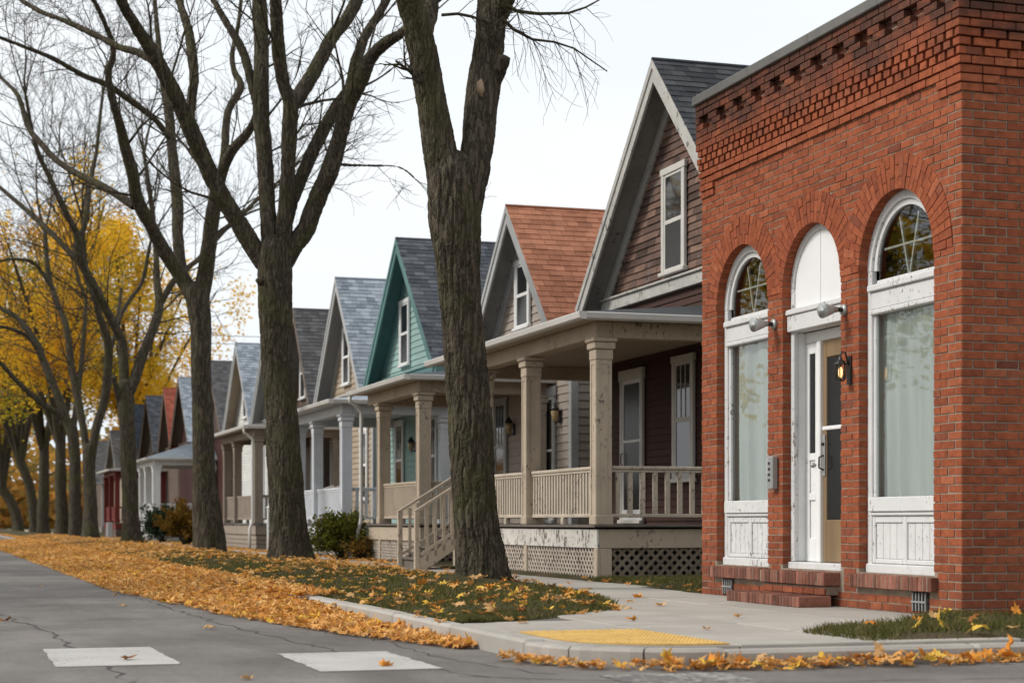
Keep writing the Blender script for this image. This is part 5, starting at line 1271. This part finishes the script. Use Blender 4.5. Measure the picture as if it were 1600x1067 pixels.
def pick(): return random.choices(('yellow', 'orange', 'tan', 'brown'), (3, 4, 3, 1))[0]
for u, v, c in [(1430, 985, 'yellow'), (1468, 985, 'yellow'), (1528, 990, 'yellow')]:
    q = P(u, v, .76*2800/(v-815)); one_leaf(q.x, q.y, .02, .17, c, 'lying on the grass beside the brick side wall', .7)
for _ in range(26):
    x, y = U(6.3, 9.2), U(10.6, 12.6)
    if x > 5.9+max(0, y-11.4)*1.45: one_leaf(x, y, turf_z(x, y)+.02, U(.10, .15), pick(), 'lying on the grass beside the brick side wall', .4)
for (x, y) in [(5.2, 13.1), (6.4, 15.4), (6.9, 17.2), (5.3, 11.9), (4.3, 13.1), (7.2, 19.5), (7.5, 21), (7.1, 23), (6.2, 13.3)]: one_leaf(x, y, .003, U(.11, .14), random.choice(('tan', 'orange')), 'lying flat on bare concrete pavement', .08)
for (x, y) in [(1.2, 12.0), (2.7, 11.0), (.6, 17), (1.9, 19.5), (-.1, 24), (1.4, 26), (2.2, 15.2), (.9, 30), (1.7, 10.3), (2.1, 22.5), (.2, 34), (1.2, 38)]: one_leaf(x, y, -.126, U(.10, .13), random.choice(('tan', 'orange', 'brown')), 'lying alone on the open road', .08)
for _ in range(120):
    x = XC+.5+random.random()*5.0; one_leaf(x, YC-.05-.2*random.random(), -.115+U(0, .02), U(.08, .14), pick(), 'lying in the side street gutter by the kerb', .55)
for _ in range(80):
    y = U(13.8, 20.5); x = U(XC+.2, verge_in(y)-.15); one_leaf(x, y, turf_z(x, y)+.018, U(.10, .15), pick(), 'lying on the verge around the nearest forked tree', .3)
# ------------------------------------------------------------------ grass blades
def blades(name, n, fx, fy, hgt, label, wid=.006):
    yy = fy(rng.random(n)); lo, hi = fx(yy); xx = lo+(hi-lo)*rng.random(n)
    k = vnoise(np.column_stack([xx*1.6, yy*1.6, np.zeros(n)+7]))
    near = np.min([np.hypot(xx-a, yy-b) for a, b, _ in TREES], axis=0)
    keep = rng.random(n) < np.clip((k-.22)*2.6, .10, 1)*np.clip((near-.45)/.7, .08, 1); xx, yy = xx[keep], yy[keep]; n = len(xx)
    gz = np.array([turf_z(a, b) for a, b in zip(xx, yy)]); h = hgt*rng.uniform(.4, 1.3, n); a = rng.uniform(0, 6.28, n); w = wid*rng.uniform(.7, 1.4, n); ln = rng.normal(0, .6, (n, 2))*h[:, None]
    A = np.column_stack([xx-np.cos(a)*w, yy-np.sin(a)*w, gz-.005]); Bq = np.column_stack([xx+np.cos(a)*w, yy+np.sin(a)*w, gz-.005]); C = np.column_stack([xx+ln[:, 0], yy+ln[:, 1], gz+h])
    V = np.stack([A, Bq, C], 1).reshape(-1, 3); F = np.arange(3*n).reshape(-1, 3); tag(link(name, npmesh(name, V, F, GRASS)), label, 'grass', kind='stuff')
vin = np.vectorize(verge_in)
blades('verge_grass', 95000, lambda y: (np.full_like(y, XC+.17), vin(y)-.02), lambda r: 13.3+r**1.5*32, .045, 'short worn green grass on the verge')
blades('corner_grass', 30000, lambda y: (5.80+np.maximum(0, y-11.4)*1.45, np.full_like(y, 9.8)), lambda r: 10.44+r*2.28, .05, 'patchy grass on the corner beside the brick side wall')
blades('lawn_grass', 26000, lambda y: (np.full_like(y, 8.0), np.full_like(y, 10.4)), lambda r: 18+r*4.5, .05, 'strip of green grass before the lattice skirt')
# ------------------------------------------------------------------ overhead wires
for z, yy, nm in ((10.9, 92, 'upper'), (10.3, 90, 'lower')):
    n = 24; pts = [(-16+56*i/n, yy, z-.6*(1-(2*i/n-1)**2)) for i in range(n+1)]
    tag(MB().tube(pts, .014, 4, False).build('overhead_wire', BLACKM), f'{nm} thin black overhead wire crossing behind the house roofs', 'wire')
for x in (-16, 40):
    t = thing('utility_pole', 'wooden utility pole '+('across the street from the houses' if x < 0 else 'in the back lane behind the houses'), 'pole', (x, 91, 0))
    MB().tube([(x, 91, -.3), (x, 91, 11.6)], [.16, .11], 10).build('pole', GREYWOOD, t, True); B('crossarm', GREYWOOD, t, x-.06, x+.06, 89.7, 92.3, 10.75, 10.87)
# small things by the far porches
t = thing('wheeled_bin', 'dark green wheeled bin standing between far trunks on the verge', 'bin', (6.9, 93, 0)); BING = mat("dark_green_plastic", (.015, .04, .028), .5, .1, 4)
MB().add([(6.65, 92.75, .06), (7.15, 92.75, .06), (7.15, 93.25, .06), (6.65, 93.25, .06), (6.58, 92.68, .95), (7.22, 92.68, .95), (7.22, 93.32, .95), (6.58, 93.32, .95)], BOXF).build('body', BING, t)
B('lid', BING, t, 6.54, 7.26, 92.64, 93.36, .955, 1.03, .02)
for y in (92.74, 93.26): MB().tube([(7.2, y-.03, .1), (7.2, y+.03, .1)], .1, 12).build('wheel', BLACKM, t)
t = thing('utility_cabinet', 'pale grey utility cabinet beside the oxblood red porch', 'cabinet', (8.15, 89.9, 0)); B('case', PALETRIM, t, 8.0, 8.25, 89.75, 90.05, 0, .75, .02); B('door', PALETRIM, t, 7.985, 7.999, 89.78, 90.02, .06, .69, .006)
